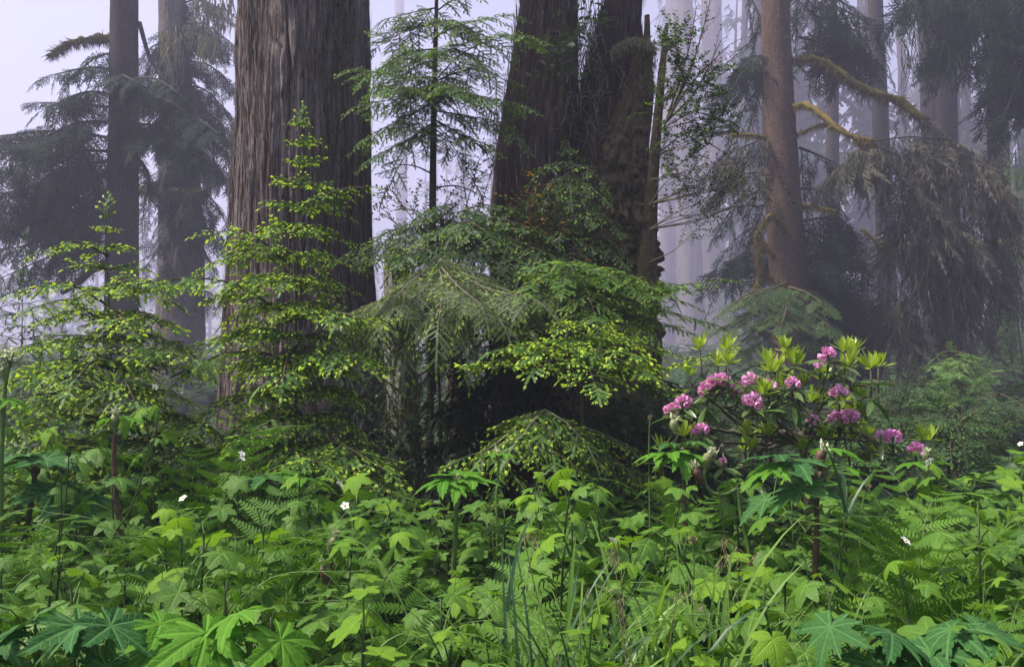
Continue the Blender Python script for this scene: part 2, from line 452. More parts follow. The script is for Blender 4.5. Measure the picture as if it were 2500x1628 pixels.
def spray(seed, L, latf=0.36, gap=0.045, sp=0.07, npair=9, nl=0.015, nw=0.0085, tips=0.8, tipL=0.03, droop=0.25, sided=0.5, ang=58, ragged=0.15, subs=True, sidetips=0.0):
    g = np.random.default_rng(seed)
    S, T = [], []
    def run(x, y, th, ln):
        k = max(1, int(round(ln / sp)))
        for i in range(k):
            S.append((x + math.cos(th) * ln * i / k, y + math.sin(th) * ln * i / k, th + g.uniform(-.12, .12), ln / k / sp))
            if g.random() < sidetips and i > 0:
                T.append((x + math.cos(th) * ln * i / k, y + math.sin(th) * ln * i / k, th + g.choice((-.8, .8))))
        if g.random() < tips:
            T.append((x + math.cos(th) * ln, y + math.sin(th) * ln, th))
    run(0.02, 0, 0, L * 0.98)
    x, side = 0.06 * L, 1
    while x < L * 0.97:
        t = x / L
        sh = (min(1, t / 0.28) ** 0.6) * (1 - t) ** 0.75 + 0.06
        ln = L * latf * sh * 1.25 * g.uniform(1 - 2.2 * ragged, 1 + ragged)
        th = side * R(ang * (1 - 0.3 * t) + g.uniform(-8, 8))
        if ln > 0.02 and g.random() > ragged * 0.5:
            run(x, 0, th, ln)
            if subs and ln > 0.1:
                q, s2 = 0.045, 1
                while q < ln * 0.9:
                    l2 = min(0.55 * (ln - q), 0.16) * g.uniform(0.6, 1.1)
                    if l2 > 0.022:
                        run(x + math.cos(th) * q, math.sin(th) * q, th + s2 * R(48), l2)
                    q += gap * 0.75; s2 = -s2
        x += gap * 0.5 * g.uniform(0.8, 1.2); side = -side
    buf = Buf()
    S = np.array(S)
    def mats(A, scl, tilt):
        n = len(A)
        f = np.stack([np.cos(A[:, 2]), np.sin(A[:, 2]), g.normal(-.08, tilt, n)], -1)
        u = np.stack([g.normal(0, .28, n), g.normal(0, .28, n), np.ones(n)], -1)
        Mx = frames(f, u)
        return Mx * np.asarray(scl)[:, None, None], np.column_stack([A[:, 0], A[:, 1], g.normal(0, 0.006, n)])
    Mx, t = mats(S, S[:, 3], 0.10)
    buf.inst(sprig_tpl(npair, sp, nl, nw, seed + 1), Mx, t, g.random(len(S)))
    ax = catmull([(0, 0, 0), (L * .5, 0, 0), (L * .95, 0, 0)], 6)
    tube(buf, ax, np.linspace(0.0035, 0.001, 6) * max(1, L), 3, 1, cap=False)
    if T:
        T = np.array(T); sc_ = g.uniform(0.7, 1.2, len(T))
        Mx, t = mats(T, sc_, 0.2)
        buf.inst(tip_tpl(tipL, tipL * 0.30), Mx, t, g.random(len(T)))
    tp = buf.tpl()
    V = tp.V
    xx, yy = V[:, 0] / L, V[:, 1] / L
    V[:, 2] += L * (-droop * xx ** 2 + 0.25 * droop * xx - sided * yy ** 2) + 0.02 * L * (vn(V[:, 0] * 9, V[:, 1] * 9, 0, seed) - .5)
    tp.lf[:, 0] = np.clip(xx, 0, 1)
    return tp

FAM = {}
FAM['fresh'] = [[spray(1010 + i + 7 * k, L, gap=.038, tips=1.0, tipL=0.027, nw=.010, droop=d, sided=.22, sidetips=.9) for i, d in enumerate((.06, .14, .24))] for k, L in enumerate((0.14, 0.22, 0.33, 0.5, 0.75))]
FAM['green'] = [[spray(1050 + i + 7 * k, L, tips=0.7, tipL=0.026, droop=d, sided=.3) for i, d in enumerate((.10, .2, .32))] for k, L in enumerate((0.14, 0.22, 0.33, 0.5, 0.8))]
FAM['dark'] = [[spray(90 + i + 7 * k, L, sp=0.1, gap=0.07, npair=9, nl=0.024, nw=0.014, tips=0.0, droop=d, ragged=0.28) for i, d in enumerate((.3, .5, .7))] for k, L in enumerate((0.4, 0.8, 1.3))]
FAM['hang'] = [[spray(130 + i + 7 * k, L, latf=0.16, ang=38, sp=0.1, gap=0.06, npair=9, nl=0.020, nw=0.012, tips=0.0, droop=d, sided=0.2, ragged=0.35) for i, d in enumerate((.0, .1, .2))] for k, L in enumerate((0.4, 0.8, 1.3))]
FAM['dead'] = [[spray(170 + i + 7 * k, L, sp=0.08, npair=7, nl=0.014, nw=0.0085, tips=0.6, tipL=0.030, droop=d, gap=0.04, ragged=0.25) for i, d in enumerate((.3, .45, .6))] for k, L in enumerate((0.3, 0.5, 0.9))]
FLEN = {'fresh': (0.14, 0.22, 0.33, 0.5, 0.75), 'green': (0.14, 0.22, 0.33, 0.5, 0.8), 'dark': (0.4, 0.8, 1.3), 'hang': (0.4, 0.8, 1.3), 'dead': (0.3, 0.5, 0.9)}

class Crown:
    """collects sprays, then writes them into one mesh buffer"""
    def __init__(self, fam, seed):
        self.fam, self.g, self.items, self.buf = fam, np.random.default_rng(seed), [], Buf()
    def put(self, o, f, u, ln, fam=None):
        self.items.append((np.asarray(o, float), np.asarray(f, float), np.asarray(u, float), float(ln), fam or self.fam))
    def bough(self, pts, slen, gap=0.12, hang=0.1, r0=0.012, r1=0.003, start=0.12, fam=None, both=True, ang=62, end=True, wood=True, tail=0.5, n=None):
        g = self.g
        P = catmull(pts, n or max(8, len(pts) * 5))
        seg = np.linalg.norm(np.diff(P, axis=0), axis=1); s = np.concatenate([[0], np.cumsum(seg)]); tot = s[-1]
        if wood:
            tube(self.buf, P, np.linspace(r0, r1, len(P)), 5, 1, g.random())
        x, side = start * tot, 1 if g.random() < .5 else -1
        while x < tot * 0.985:
            p = np.array([np.interp(x, s, P[:, k]) for k in range(3)])
            j = min(np.searchsorted(s, x), len(P) - 1)
            T = nrm(P[j] - P[max(j - 1, 0)])
            U = np.array((0, 0, 1.0)) if abs(T[2]) < .8 else nrm(np.array((g.normal(), g.normal(), .2)))
            Sd = nrm(np.cross(U, T)) * side
            t = x / tot
            ln = slen * (1 - (1 - tail) * t) * g.uniform(.65, 1.15)
            a = R(ang + g.uniform(-14, 14))
            f = nrm(math.cos(a) * T + math.sin(a) * Sd + np.array((0, 0, -hang * g.uniform(.5, 1.4))) + g.normal(0, .08 if hang < .9 else .24, 3))
            u = nrm(U + g.normal(0, .25, 3)) if hang < 0.9 else nrm(np.array((g.normal(0, .6), -1 + g.normal(0, .5), .35)))
            self.put(p, f, u, ln, fam)
            x += gap * g.uniform(.7, 1.3); side = -side if both else side
        if end:
            T = nrm(P[-1] - P[-3]) + np.array((0, 0, -hang * .4))
            self.put(P[-1], T, (0, 0, 1.0) if abs(T[2]) < .9 else (0, -1, .2), slen * (tail + .15), fam)
        return P
    def flush(self):
        g = self.g
        grp = {}
        for o, f, u, ln, fam in self.items:
            k = int(np.argmin([abs(math.log(ln / q)) for q in FLEN[fam]]))
            grp.setdefault((fam, k, int(g.integers(3))), []).append((o, f, u, ln / FLEN[fam][k]))
        for (fam, k, v), it in grp.items():
            Mx = frames(np.array([i[1] for i in it]), np.array([i[2] for i in it]))
            Mx = Mx * np.array([i[3] for i in it])[:, None, None]
            self.buf.inst(FAM[fam][k][v], Mx, np.array([i[0] for i in it]), g.random(len(it)))
        self.items = []
        return self.buf

def conifer_mats(kind):
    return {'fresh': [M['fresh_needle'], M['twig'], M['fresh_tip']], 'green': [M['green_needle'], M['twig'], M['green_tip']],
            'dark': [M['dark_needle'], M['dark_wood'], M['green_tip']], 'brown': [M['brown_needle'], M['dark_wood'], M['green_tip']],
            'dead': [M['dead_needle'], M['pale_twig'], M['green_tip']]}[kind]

# ------------------------------------------------------------------ trunks
def trunk_mesh(axis, rad, nth, nz, furrow=0.03, fth=9.0, fz=0.5, seed=0, flare=None, lobes=0.05):
    """axis: points (x,y,z), rad: radii; vertical furrows cut into the real surface"""
    P = catmull(axis, nz)
    tt = np.linspace(0, 1, nz)
    r = np.interp(tt, np.linspace(0, 1, len(rad)), rad)
    th = np.linspace(0, 2 * math.pi, nth, endpoint=False)
    TH, Z = np.meshgrid(th, P[:, 2])
    rr = r[:, None] * np.ones_like(TH)
    c, s = np.cos(TH), np.sin(TH)
    k = r.mean()
    wob = (vn(c * 1.3 + 5, s * 1.3 + 5, Z * 0.25, seed) - .5) * 2 * lobes + (vn(c * 3 + 5, s * 3 + 5, Z * 0.35, seed + 1) - .5) * lobes
    rr = rr * (1 + wob)
    warp = (vn(c * 2, s * 2, Z * 1.1, seed + 5) - .5) * 1.1
    f1 = np.abs(vn(c * k * fth + warp, s * k * fth + warp, Z * fz, seed + 2) - .5) * 2
    f2 = np.abs(vn(c * k * fth * 2.6 + warp, s * k * fth * 2.6, Z * fz * 2.2, seed + 3) - .5) * 2
    f3 = vn(c * k * fth * 6, s * k * fth * 6, Z * fz * 8, seed + 4)
    d = -furrow * np.clip(1 - f1 * 3.2, 0, 1) - .55 * furrow * np.clip(1 - f2 * 2.4, 0, 1) + .30 * furrow * (f3 - .5)
    rr = rr + d
    if flare is not None:
        h0, amt = flare
        lob = .6 + .8 * vn(c * 1.8 + 9, s * 1.8 + 9, 0, seed + 7)
        rr = rr + amt * np.clip(1 - (Z - Z.min()) / h0, 0, 1) ** 2 * lob
    V = np.stack([P[:, None, 0] + rr * c, P[:, None, 1] + rr * s, np.broadcast_to(P[:, 2][:, None], rr.shape)], -1).reshape(-1, 3)
    i = np.arange(nz - 1)[:, None] * nth; j = np.arange(nth)[None]; j2 = (j + 1) % nth
    F = np.stack([i + j, i + j2, i + nth + j2, i + nth + j], -1).reshape(-1, 4)
    bb = Buf(); lf = np.zeros((len(V), 3)); lf[:, 2] = np.repeat(tt, nth)
    bb.add(V, F, 0, lf)
    top = np.arange(nth) + (nz - 1) * nth
    bb.L.append(top); bb.S.append(np.array([nth])); bb.m.append(np.array([0]))
    return bb

def trunk_from_px(pts, Y, top_z=14.0, base_z=None):
    """pts: (px, py, width px) from top to bottom -> axis and radii running from the ground up"""
    A = [at(p[0], p[1], Y) for p in pts]
    Y = Y * DEEP[0]
    rr = [p[2] / 2 * Y / FX for p in pts]
    ax, ra = list(reversed(A)), list(reversed(rr))
    gz = base_z if base_z is not None else float(ground_z(ax[0][0], Y)) - .1
    lo = ax[0] + (ax[0] - ax[1]) * ((ax[0][2] - gz) / max(.1, ax[1][2] - ax[0][2]))
    ax = [lo] + ax; ra = [ra[0] * 1.08] + ra
    if top_z and top_z > ax[-1][2] + .3:
        up = (ax[-1] - ax[-2]) / (ax[-1][2] - ax[-2][2]); k = top_z - ax[-1][2]
        ax.append(ax[-1] + up * k); ra.append(ra[-1] * .8)
    z = np.array([a[2] for a in ax]); zz = np.linspace(z[0], z[-1], 14)
    ax2 = np.stack([np.interp(zz, z, [a[k] for a in ax]) for k in range(3)], -1)
    return ax2, np.interp(zz, z, ra)

def moss_limb(pts, r0, r1, mats, parent, name='mossy_limb', fuzz=260, hangl=0.05, seed=0, branchlets=()):
    g = np.random.default_rng(seed)
    fuzz = int(fuzz * 2.4); r0 *= .8
    bb = Buf()
    r0, r1, hangl = r0 * DEEP[0], r1 * DEEP[0], hangl * DEEP[0]
    branchlets = [(q, a * DEEP[0], b_ * DEEP[0]) for q, a, b_ in branchlets]
    P = catmull(pts, 34)
    rr = np.linspace(r0, r1, 34)
    tube(bb, P, rr, 9, 0, .5, .6, seed)
    paths = [(P, rr)]
    for q, a0, a1 in branchlets:
        Q = catmull(q, 16); ra = np.linspace(a0, a1, 16)
        tube(bb, Q, ra, 7, 0, .5, .35, seed + 1); paths.append((Q, ra))
    for Q, ra in paths:
        k = int(fuzz * len(Q) / 34)
        i = g.integers(0, len(Q), k)
        d = nrm(g.normal(0, 1, (k, 3)) + np.array((0, 0, -.5)))
        o = Q[i] + d * ra[i][:, None] * .8 + g.normal(0, .01, (k, 3))
        d[:, 2] -= .8
        ln = hangl * g.uniform(.3, 1.3, k)
        V = np.array([(0, -.06, 0), (0, .06, 0), (.6, .03, -.05), (1, 0, -.1)])
        T = Tpl(V, [(0, 1, 2), (0, 2, 3)], [0, 0], np.zeros((4, 3)))
        bb.inst(T, frames(d, g.normal(0, 1, (k, 3))) * ln[:, None, None], o, g.random(k))
    return bb.build(name, mats, parent, parent.location)

def strands(buf, o, ln, g, width=.006, mat=0, sway=.12):
    """hanging strands (moss, lichen, dead twigs)"""
    k = len(o); ln = ln * DEEP[0]; width = width * DEEP[0]
    V, F = [], []
    T = []
    n = 5
    for j in range(n):
        t = j / (n - 1)
        wv = (1 - t) * .5 + .08
        V += [(0, -wv, -t), (0, wv, -t)]
    for j in range(n - 1):
        q = 2 * j
        F += [(q, q + 1, q + 3), (q, q + 3, q + 2)]
    V = np.array(V)
    V[:, 0] += .08 * np.sin(V[:, 2] * 6)
    T = Tpl(V, F, [mat] * len(F), np.zeros((len(V), 3)))
    a = g.uniform(0, 6.28, k)
    z = nrm(np.stack([g.normal(0, sway, k), g.normal(0, sway, k), np.ones(k)], -1))
    x = np.stack([np.cos(a), np.sin(a), np.zeros(k)], -1)
    Mx = frames(x, z)
    Mx[:, :, 0] *= ln[:, None]; Mx[:, :, 1] *= width * g.uniform(.6, 1.4, k)[:, None]; Mx[:, :, 2] *= ln[:, None]
    buf.inst(T, Mx, o, g.random(k))

# ------------------------------------------------------------------ the big redwood
redw = thing('redwood_tree', at(740, 1000, 8.5) * (1, 1, 0), 'massive reddish grey redwood trunk with furrowed bark behind the yellow-tipped saplings', 'tree')
ax, ra = trunk_from_px([(742, -20, 322), (740, 300, 330), (735, 560, 346), (738, 850, 372), (742, 1040, 400)], 8.5, 13.5)
tb = trunk_mesh(ax, ra, 760, 520, .062, 8, .26, 11, (1.4, .12), .045)
g = np.random.default_rng(5)
def fibres(tbuf, ax, ra, k, zmax, mats, L_=(.05, .30), out=.01):
    V = tbuf.V[0]; q = g.integers(0, len(V), k * 3)
    q = q[(V[q, 2] < zmax) & (V[q, 1] < np.interp(V[q, 2], ax[:, 2], ax[:, 1]) + .2)][:k]
    P = V[q]; k = len(P)
    C = np.stack([np.interp(P[:, 2], ax[:, 2], ax[:, a]) for a in (0, 1)] + [P[:, 2]], -1)
    n_ = nrm(P - C); x = np.array((0, 0, 1.0)) + g.normal(0, .05, (k, 3)) + n_ * g.uniform(-.02, .10, k)[:, None]
    T = Tpl([(0, 0, 0), (.3, .5, .25), (.3, -.5, .1), (.75, .4, .3), (.75, -.45, .15), (1, .05, .0)], [(0, 2, 1), (1, 2, 4), (1, 4, 3), (3, 4, 5)], [0] * 4, np.zeros((6, 3)))
    Mx = frames(x, n_)
    Mx[:, :, 0] *= g.uniform(*L_, k)[:, None]; w_ = g.uniform(.005, .016, k)[:, None]
    Mx[:, :, 1] *= w_; Mx[:, :, 2] *= w_
    mm = g.choice(len(mats), k, p=mats)
    for m_ in range(len(mats)): tbuf.inst(T, Mx[mm == m_], (P + n_ * out * g.uniform(-.4, 1, k)[:, None])[mm == m_], g.random((mm == m_).sum()), mat=m_)
fibres(tb, ax, ra, 9000, 6.5, [.5, .3, .2])
o = tb.build('trunk', [M['redwood'], M['bark_pale'], M['bark_dark']], redw, redw.location)
g = np.random.default_rng(5)
mb = Buf()
k = 900
px_ = g.normal(855, 14, k); py_ = g.uniform(0, 760, k)
px_[:500] = 842 + 26 * np.sin(py_[:500] * .009) + g.normal(0, 10, 500)
pts = np.array([at(a, c_, 8.5) for a, c_ in zip(px_, py_)])
cx = np.interp(pts[:, 2], ax[:, 2], ax[:, 0]); rr = np.interp(pts[:, 2], ax[:, 2], ra)
pts[:, 1] = 8.5 - np.sqrt(np.maximum(.05, (rr * 1.02) ** 2 - (pts[:, 0] - cx) ** 2))
blob = Tpl([(1, 0, 0), (-.5, .8, 0), (-.5, -.8, 0), (0, 0, .7)], [(0, 1, 3), (1, 2, 3), (2, 0, 3)], [0] * 3, np.zeros((4, 3)))
nn = np.tile(np.array((0, -1.0, 0.2)), (k, 1)) + g.normal(0, .5, (k, 3))
mb.inst(blob, frames(g.normal(0, 1, (k, 3)), nn) * g.uniform(.006, .02, k)[:, None, None], pts, g.random(k))
mb.build('moss', M['olive_moss'], redw, redw.location)

for (px, py, s) in [(795, 25, 1.6), (828, 35, .8), (862, 8, .9), (838, 120, .8), (835, 150, 1), (830, 165, .8), (803, 153, .8), (605, 348, .8), (580, 318, .6), (842, 250, .6), (706, 228, .4), (858, 228, .7), (726, 160, .4), (608, 398, .4)]:
    p = at(px, py, 8.5); c_ = np.interp(p[2], ax[:, 2], ax[:, 0]); r_ = np.interp(p[2], ax[:, 2], ra)
    p[1] = 8.5 - math.sqrt(max(.02, (r_ * 1.0) ** 2 - (p[0] - c_) ** 2))
    o_ = p + g.normal(0, 1, (26, 3)) * np.array((.02, .01, .02)) * s
    lb = Buf()
    strands(lb, o_, g.uniform(.03, .13, 26) * s, g, .007 * s, 0, .3)
    lb.build('lichen_tuft', M['lichen'], redw, redw.location)

# ------------------------------------------------------------------ second redwood: forked dark trunk with a shaggy burl
red2 = thing('redwood_tree', at(1390, 1000, 9.6) * (1, 1, 0), 'dark forked old redwood with shaggy mossy burl down its right edge', 'tree')
ax2, ra2 = trunk_from_px([(1392, 470, 320), (1390, 650, 370), (1392, 1000, 390)], 9.6, None)
dk = [M['redwood_dark'], M['bark_dark'], M['bark_pale']]
tb = trunk_mesh(ax2, ra2, 420, 280, .06, 7, .35, 31, (1.2, .15), .09)
fibres(tb, ax2, ra2, 3500, 5, [.5, .46, .04], (.08, .35), .015); tb.build('trunk', dk, red2, red2.location)
for pts_, Y_, sd in [([(1340, -20, 140), (1325, 200, 172), (1310, 420, 220), (1312, 650, 236)], 9.5, 37), ([(1525, -20, 86), (1500, 120, 132), (1490, 330, 190), (1490, 650, 196)], 9.6, 41)]:
    axs, ras = trunk_from_px(pts_, Y_, 13.5, 1.5)
    tb = trunk_mesh(axs, ras, 300, 320, .05, 8, .35, sd, None, .08)
    fibres(tb, axs, ras, 3500, 6.5, [.5, .44, .06], (.08, .35), .015); tb.build('stem', dk, red2, red2.location)
# burl: a lumpy column bulging from the trunk's right side
P = catmull([at(1572, 90, 9.3), at(1545, 250, 9.0), at(1515, 380, 8.9), at(1520, 520, 8.85), at(1535, 640, 8.9), at(1535, 800, 8.9), at(1530, 1050, 8.9)], 200)
r_ = np.interp(np.linspace(0, 1, 200), [0, .2, .4, .6, .8, 1], [.03, .15, .25, .30, .31, .31])
th = np.linspace(0, 2 * math.pi, 160, endpoint=False)
TH, ZZ = np.meshgrid(th, P[:, 2]); c_, s_ = np.cos(TH), np.sin(TH)
lump = np.abs(vn(c_ * 2.2 + 3, s_ * 2.2 + 3, ZZ * 4.4, 61) - .5) * 2
l2 = np.abs(vn(c_ * 5 + 3, s_ * 5 + 3, ZZ * 11, 62) - .5) * 2
l3 = vn(c_ * 9, s_ * 9, ZZ * 18, 63)
RR = r_[:, None] * (.62 + .50 * lump + .40 * l2 + .2 * l3)
V = np.stack([P[:, None, 0] + RR * c_, P[:, None, 1] + RR * s_, P[:, None, 2] - .08 * RR * (lump - .4)], -1).reshape(-1, 3)
i_ = np.arange(199)[:, None] * 160; j_ = np.arange(160)[None]; j2 = (j_ + 1) % 160
bb = Buf(); bb.add(V, np.stack([i_ + j_, i_ + j2, i_ + 160 + j2, i_ + 160 + j_], -1).reshape(-1, 4))
k = 5200
q = g.integers(0, len(V), k)
strands(bb, V[q] + g.normal(0, .01, (k, 3)), g.uniform(.01, .06, k), g, .006, 1, .8)
bb.build('burl', [M['burl'], M['olive_moss']], red2, red2.location)
# fibrous hanging rootlets in the fork
rb = Buf()
k = 420
px_, py_ = g.uniform(1395, 1500, k), g.uniform(-20, 220, k)
o_ = np.array([at(a, c, 9.25 + g.uniform(-.1, .15)) for a, c in zip(px_, py_)])
strands(rb, o_, g.uniform(.2, .7, k), g, .008, 0, .22)
for _ in range(70):
    a = at(g.uniform(1360, 1520), g.uniform(60, 330), 9.0)
    Q = [a]
    for _ in range(4): Q.append(Q[-1] + g.normal(0, .07, 3) + np.array((0, -.01, -.09)))
    tube(rb, catmull(Q, 10), np.linspace(.006, .0015, 10), 3, 1, cap=False)
rb.build('rootlets', [M['dark_wood'], M['pale_twig']], red2, red2.location)

# ------------------------------------------------------------------ broad leaf shoots (huckleberry, salal)
def small_leaf(L, W, mat=0):
    V = [(0, 0, 0), (L * .35, W / 2, .06 * L), (L * .35, 0, 0), (L * .35, -W / 2, .06 * L), (L * .75, W * .32, .03 * L), (L * .75, 0, -.03 * L), (L * .75, -W * .32, .03 * L), (L, 0, -.12 * L)]
    F = [(0, 2, 1), (0, 3, 2), (1, 2, 5), (1, 5, 4), (2, 3, 6), (2, 6, 5), (4, 5, 7), (5, 6, 7)]
    lf = np.zeros((8, 3)); lf[:, 0] = np.array(V)[:, 0] / L; lf[:, 1] = np.abs(np.array(V)[:, 1]) / L
    return Tpl(V, F, [mat] * 8, lf)

def shoot(buf, pts, r0, leafT, gap, g, mats=(0,), up=.4, size=(.7, 1.2), wood=1, bare=.15, probs=None):
    P = catmull(pts, 12)
    tube(buf, P, np.linspace(r0, r0 * .3, 12), 4, wood, cap=False)
    s = np.concatenate([[0], np.cumsum(np.linalg.norm(np.diff(P, axis=0), axis=1))])
    x = np.arange(bare * s[-1], s[-1], gap)
    k = len(x)
    if k == 0: return
    o_ = np.stack([np.interp(x, s, P[:, a]) for a in range(3)], -1)
    T = nrm(np.stack([np.interp(x, s, np.gradient(P[:, a])) for a in range(3)], -1))
    sd_ = nrm(np.cross(T, np.array((.1, .2, 1.0)))) * np.where(np.arange(k) % 2, 1, -1)[:, None]
    f = nrm(T * .55 + sd_ + g.normal(0, .3, (k, 3)))
    u = np.array((0, 0, 1.0)) + g.normal(0, up, (k, 3))
    Mx = frames(f, u) * g.uniform(*size, k)[:, None, None]
    mm = g.choice(mats, k, p=probs)
    for m_ in set(mm.tolist()):
        w_ = mm == m_
        buf.inst(leafT, Mx[w_], o_[w_], g.random(w_.sum()), mat=m_)

def shrub(name, root, hubs, label, cat, leafT, mats, g, nshoot=5, sl=(.2, .5), gap=.02, group=None, spread=1.0, mchoice=(0,), probs=None, r=.01, up=.35, droop=.0):
    """root point, hubs = points branches lead to; each hub carries leafy shoots"""
    t = thing(name, root if np.ndim(root[0]) == 0 else root[0], label, cat, group)
    bb = Buf()
    roots = [root] if np.ndim(root[0]) == 0 else list(root)
    for h in hubs:
        h = np.asarray(h, float)
        root = roots[int(np.argmin([np.linalg.norm(q - h) + 1.2 * max(0, q[2] - h[2] + .15) for q in roots]))]
        mid = (root + h) / 2 + g.normal(0, .12, 3) * np.linalg.norm(h - root) * .4
        C = catmull([root, mid, h], 14)
        tube(bb, C, np.linspace(r, r * .35, 14), 5, 1, cap=False)
        for _ in range(nshoot):
            i0 = g.integers(7, 14)
            d = nrm(nrm(h - root) * .6 + g.normal(0, .6, 3) * spread + np.array((0, 0, .15 - droop)))
            L_ = g.uniform(*sl)
            a = C[i0]
            shoot(bb, [a, a + d * L_ * .5 + g.normal(0, .03, 3), a + d * L_ + np.array((0, 0, -.1 * L_ - droop * L_ * .5))], r * .3, leafT, gap, g, mchoice, up, probs=probs)
    bb.build('leaves', mats, t, t.location)
    return t

# ------------------------------------------------------------------ conifers placed by trunk
def px_bough(cr, pts, Y0, Y1, **k):
    ys = np.linspace(Y0, Y1, len(pts))
    for q, dflt in (('slen', .4), ('gap', .12), ('r0', .012), ('r1', .003)):
        k[q] = k.get(q, dflt) * DEEP[0]
    return cr.bough([at(p[0], p[1], y) for p, y in zip(pts, ys)], **k)

def finish_tree(t, cr, mats, name='crown'):
    return cr.flush().build(name, mats, t, t.location)

# dark slender conifer, far left
DEEP[0] = 2.4
tA = thing('conifer_tree', foot(300, 10), 'slender dark conifer with bare mossy bough reaching left, at far left', 'tree')
ax, ra = trunk_from_px([(304, -20, 64), (302, 300, 68), (298, 560, 76), (296, 800, 80)], 10, 38)
trunk_mesh(ax, ra, 120, 240, .012, 22, 1.4, 71, None, .04).build('trunk', M['dark_bark'], tA, tA.location)
cr = Crown('dark', 101); g = cr.g
for pts, y1, sl, hg in [([(290, 175), (220, 165), (120, 185)], 9.2, .55, .35), ([(290, 130), (235, 140), (170, 200)], 10.3, .5, .5), ([(290, 235), (210, 225), (110, 265)], 9.5, .6, .5), ([(290, 265), (200, 255), (95, 250)], 10.6, .5, .4),
                    ([(290, 300), (190, 300), (60, 350), (-70, 330)], 9.0, .75, .5), ([(290, 340), (150, 320), (20, 330), (-90, 350)], 10.8, .7, .5), ([(290, 390), (200, 400), (90, 420), (-60, 400)], 9.6, .8, .7),
                    ([(290, 430), (215, 440), (170, 480), (60, 500), (-60, 480)], 10.4, .75, .7), ([(290, 480), (200, 520), (80, 540), (-40, 520)], 9.4, .7, .7), ([(290, 200), (370, 190), (440, 230)], 9.2, .6, .4), ([(290, 240), (370, 230), (480, 290), (540, 330)], 9.0, .7, .5),
                    ([(300, 300), (390, 310), (470, 350)], 9.3, .6, .5), ([(300, 350), (360, 420), (350, 520)], 9.6, .5, .8), ([(290, 520), (180, 560), (60, 600), (-40, 610)], 10.5, .6, .6), ([(290, 200), (300, 185), (330, 200)], 9.0, .6, .5),
                    ([(280, 560), (180, 590), (130, 640)], 10.0, .45, .9), ([(290, 420), (150, 430), (20, 470), (-80, 470)], 9.4, .8, .7), ([(290, 370), (170, 370), (60, 400), (-60, 420)], 9.9, .75, .6), ([(290, 500), (150, 500), (-20, 560)], 10.0, .8, .8), ([(200, 430), (120, 460), (40, 540)], 9.8, .6, .9), ([(300, 320), (400, 330), (500, 390)], 9.2, .6, .6), ([(290, 580), (140, 620), (0, 680)], 10.3, .7, .8)]:
    px_bough(cr, pts, 10, y1, slen=sl, hang=hg, gap=.062, r0=.022, r1=.005, start=.12)
hb_ = cr.flush()
k = 500
a_, c_ = g.uniform(-30, 290, k), g.uniform(330, 600, k)
strands(hb_, np.array([at(x, y, 10 + g.normal(0, .5)) for x, y in zip(a_, c_)]), g.uniform(.1, .45, k), g, .008, 1, .25)
hb_.build('crown', conifer_mats('dark'), tA, tA.location)
moss_limb([at(290, 95, 10), at(235, 96, 9.9), at(180, 103, 9.8), at(145, 120, 9.7), at(121, 136, 9.6)], .075, .018, [M['olive_moss']], tA, seed=3, hangl=.10, fuzz=420)
K = DEEP[0]
bb = Buf(); tube(bb, catmull([at(340, 55, 10), at(365, 140, 10), at(395, 185, 9.9), at(420, 230, 9.9)], 14), np.linspace(.03 * K, .015 * K, 14), 7)
bb.build('dead_limb', M['dark_wood'], tA, tA.location)
bb = Buf(); tube(bb, catmull([at(270, 640, 10), at(230, 655, 10), at(190, 690, 10), at(150, 715, 10)], 14), np.linspace(.06 * K, .035 * K, 14), 7, lump=.3)
bb.build('dead_limb', M['dark_wood'], tA, tA.location)
bb = Buf(); tube(bb, catmull([at(285, 400, 10), at(240, 430, 9.8), at(200, 450, 9.7), at(110, 470, 9.6)], 14), np.linspace(.04 * K, .015 * K, 14), 6)
bb.build('dead_limb', M['dark_wood'], tA, tA.location)

